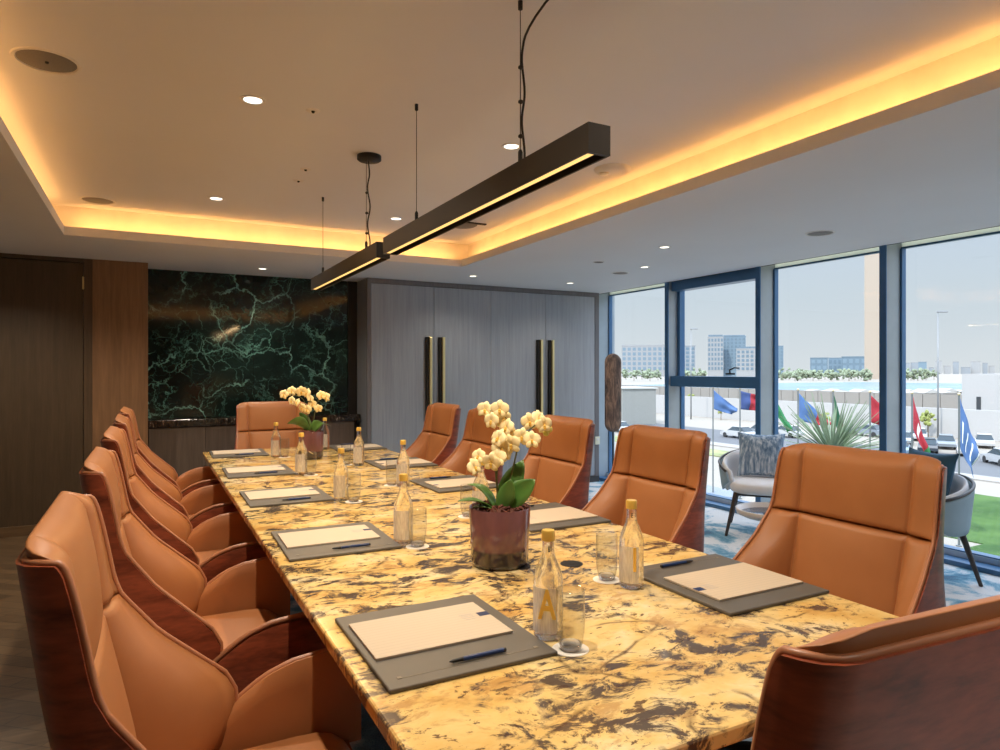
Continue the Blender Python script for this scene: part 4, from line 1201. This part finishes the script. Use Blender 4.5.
# cars
def car_mesh():
    o = empty('parked_car')
    body = [(-2.2, .32), (-2.25, .62), (-2.1, .86), (-1.5, .96), (.55, .98), (1.5, .86), (2.1, .74), (2.22, .5), (2.15, .30)]
    cabin = [(-1.75, .94), (-1.25, 1.42), (-.4, 1.52), (.35, 1.44), (1.05, .93)]
    def loft(outl, w0, w1, zmid, m):
        L = [(-w0/2+(w0-w1)/2*0, 0)]
        A_ = [(x, -(w0 if z < zmid else w1)/2, z) for x, z in outl]; B_ = [(x, (w0 if z < zmid else w1)/2, z) for x, z in outl]
        b = bmesh.new(); a_ = [b.verts.new(p) for p in A_]; c_ = [b.verts.new(p) for p in B_]
        b.faces.new(a_); b.faces.new(c_[::-1]); n = len(a_)
        for q in range(n): b.faces.new((a_[q], c_[q], c_[(q+1) % n], a_[(q+1) % n]))
        bmesh.ops.recalc_face_normals(b, faces=list(b.faces)); m.add(b)
    m = MB(); loft(body, 1.82, 1.74, .8, m); m.build('body', None or bpy.data.materials['white paint'], o)
    m = MB(); loft(cabin, 1.66, 1.30, 1.2, m); m.build('cabin_glass', plain('dark car glass', (.03, .045, .055), .12), o)
    m = MB(); m.b2(-1.25, .32, -.66, .66, 1.44, 1.535, bev=.03); m.build('roof', bpy.data.materials['white paint'], o)
    for x in (-1.35, 1.38):
        for y in (-.80, .80):
            b = bmesh.new(); bmesh.ops.create_cone(b, cap_ends=True, segments=20, radius1=.33, radius2=.33, depth=.24)
            b.transform(Matrix.Translation((x, y, .33)) @ Euler((R(90), 0, 0)).to_matrix().to_4x4())
            m = MB(); m.add(b); m.build('wheel', plain('tyre', (.03, .03, .03), .7), o)
    return o
carp = car_mesh(); cfirst = True
CARC = dict(white=plain('white car paint', (.45, .45, .45), .25), silver=plain('silver car paint', (.26, .29, .32), .25, .3), dark=plain('dark car paint', (.05, .06, .075), .25), grey=plain('grey car paint', (.20, .23, .26), .25), blue=plain('blue grey car paint', (.16, .24, .32), .25))
def car(px, py, col, rz, label):
    global cfirst
    o = carp if cfirst else copy_tree(carp)
    cfirst = False
    p = gp(px, py); o.location = (p.x, p.y, G+.03); o.rotation_euler = (0, 0, rz); tag(o, label, 'car', 'cars outside')
    for ch in o.children:
        if ch.name.split('.')[0] in ('body', 'roof'):
            ch.data = ch.data.copy(); ch.data.materials.clear(); ch.data.materials.append(CARC[col])
    return o
H = PI/2
car(738, 438, 'white', H, 'white car driving on road below opening window')
car(760, 436, 'silver', H, 'silver car half behind the mullion and striped cushion')
car(786, 437, 'white', H, 'white car left of spiky palm')
car(868, 436, 'grey', H, 'grey car right of spiky palm beside mullion')
car(897, 438, 'blue', .5, 'blue grey car parked just right of wide mullion')
car(904, 444, 'silver', .5, 'silver car parked behind the red flag pole')
car(919, 440, 'white', .5, 'white car parked right of red flag pole')
car(900, 454, 'blue', .5, 'blue grey car parked in front row left of red flag')
car(928, 452, 'dark', .5, 'dark car parked in front row above navy cushion')
car(946, 448, 'grey', .5, 'grey car parked left of blue flag pole')
car(967, 455, 'white', .5, 'white car parked behind the blue flag')
car(984, 447, 'white', .5, 'white car parked right of the blue flag')
car(1003, 465, 'white', .9, 'white car at right edge, largest in view')
car(641, 411, 'silver', H, 'small silver car far left through corner window')
car(656, 409, 'white', H, 'small white car far away beside corner mullion')
car(617, 432, 'white', H, 'white car low at left of corner window')
# small trees
TREEM = [plain('young foliage', (.26, .29, .085), .9, var=.4, vscale=3), plain('haze paled foliage', (.23, .27, .18), .9, var=.4, vscale=.25)]  # second foliage is greyed and paled to carry distance haze in its colour
def tree(p, h_, r, mat, label, group, rnd, n=26, cat='tree'):
    o = tag(empty('young_tree', tuple(p)), label, cat, group)
    MB().tube([(0, 0, 0), (0, 0, h_*.6)], [h_*.03, h_*.018], n=6).build('trunk', plain('tree trunk', (.16, .11, .07), .9), o)
    m = MB()
    for q in range(n):
        v_ = Vector((rnd.gauss(0, 1), rnd.gauss(0, 1), rnd.gauss(0, .8))).normalized()*r*rnd.uniform(.3, 1)
        b = bmesh.new(); bmesh.ops.create_icosphere(b, subdivisions=1, radius=r*rnd.uniform(.18, .34))
        for vt in b.verts: vt.co *= rnd.uniform(.7, 1.25)
        b.transform(Matrix.Translation(v_+Vector((0, 0, h_*.7)))); m.add(b)
    m.build('crown', mat, o)
rnd = random.Random(21)
for px, py, h_, lb in ((640, 419, 3.0, 'young yellow green tree below kiosk in corner window'), (648, 416, 2.6, 'young yellow green tree above road in corner window'), (691, 407, 3.5, 'thin young tree left in lower opening window'), (721, 420, 2.4, 'round young bush behind pale blue flag'), (824, 431, 3.0, 'young yellow green tree before white wall above palm'), (928, 437, 3.4, 'young yellow green tree behind red flag in right window'), (984, 436, 3.0, 'low young tree at right before white building')):
    tree(gp(px, py), h_, h_*.30, TREEM[0], lb, 'young street trees', rnd)
for px in [626, 634, 642, 650, 658, 684, 694, 702, 777, 783, 789, 795, 801, 807, 813, 819, 825, 831, 837, 843, 849, 855, 861, 867, 904, 911, 918, 926, 934]:
    Dd = 580+45*((px//6) % 3); p = at(px, Dd)
    tree(p, rnd.uniform(7.5, 9.6), rnd.uniform(4.2, 5.4), TREEM[1], 'grey green tree in the hazy belt below far buildings', 'trees in the hazy belt below far buildings', rnd, 30)

# ------------------------------------------------------------------ sky, sun
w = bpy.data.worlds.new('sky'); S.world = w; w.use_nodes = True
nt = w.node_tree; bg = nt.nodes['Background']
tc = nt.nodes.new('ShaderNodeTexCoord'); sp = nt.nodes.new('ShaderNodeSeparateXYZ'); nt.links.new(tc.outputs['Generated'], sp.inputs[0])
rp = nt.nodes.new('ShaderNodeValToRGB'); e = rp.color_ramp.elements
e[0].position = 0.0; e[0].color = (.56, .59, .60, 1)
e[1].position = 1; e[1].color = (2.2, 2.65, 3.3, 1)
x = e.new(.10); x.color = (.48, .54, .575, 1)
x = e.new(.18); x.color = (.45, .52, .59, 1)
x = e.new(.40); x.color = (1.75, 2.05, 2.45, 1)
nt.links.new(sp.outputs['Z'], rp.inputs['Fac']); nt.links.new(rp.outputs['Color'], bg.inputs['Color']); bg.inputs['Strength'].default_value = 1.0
sl = bpy.data.lights.new('sun', 'SUN'); sl.energy = 2.7; sl.angle = R(.6); sl.color = (1, .95, .86)
so = link(bpy.data.objects.new('sun', sl)); so.rotation_euler = Vector((.62, .25, -.74)).to_track_quat('-Z', 'Y').to_euler()

# ------------------------------------------------------------------ view
S.view_settings.view_transform = 'Standard'; S.view_settings.look = 'None'; S.view_settings.gamma = 1; S.view_settings.use_curve_mapping = False
S.view_settings.exposure = 0.45
S.cycles.max_bounces = 10; S.cycles.diffuse_bounces = 5; S.cycles.glossy_bounces = 4; S.cycles.transmission_bounces = 8; S.cycles.transparent_max_bounces = 24
S.cycles.use_denoising = True
S.cycles.sample_clamp_indirect = 6
S.cycles.caustics_refractive = False; S.cycles.caustics_reflective = False
S.cycles.blur_glossy = .5
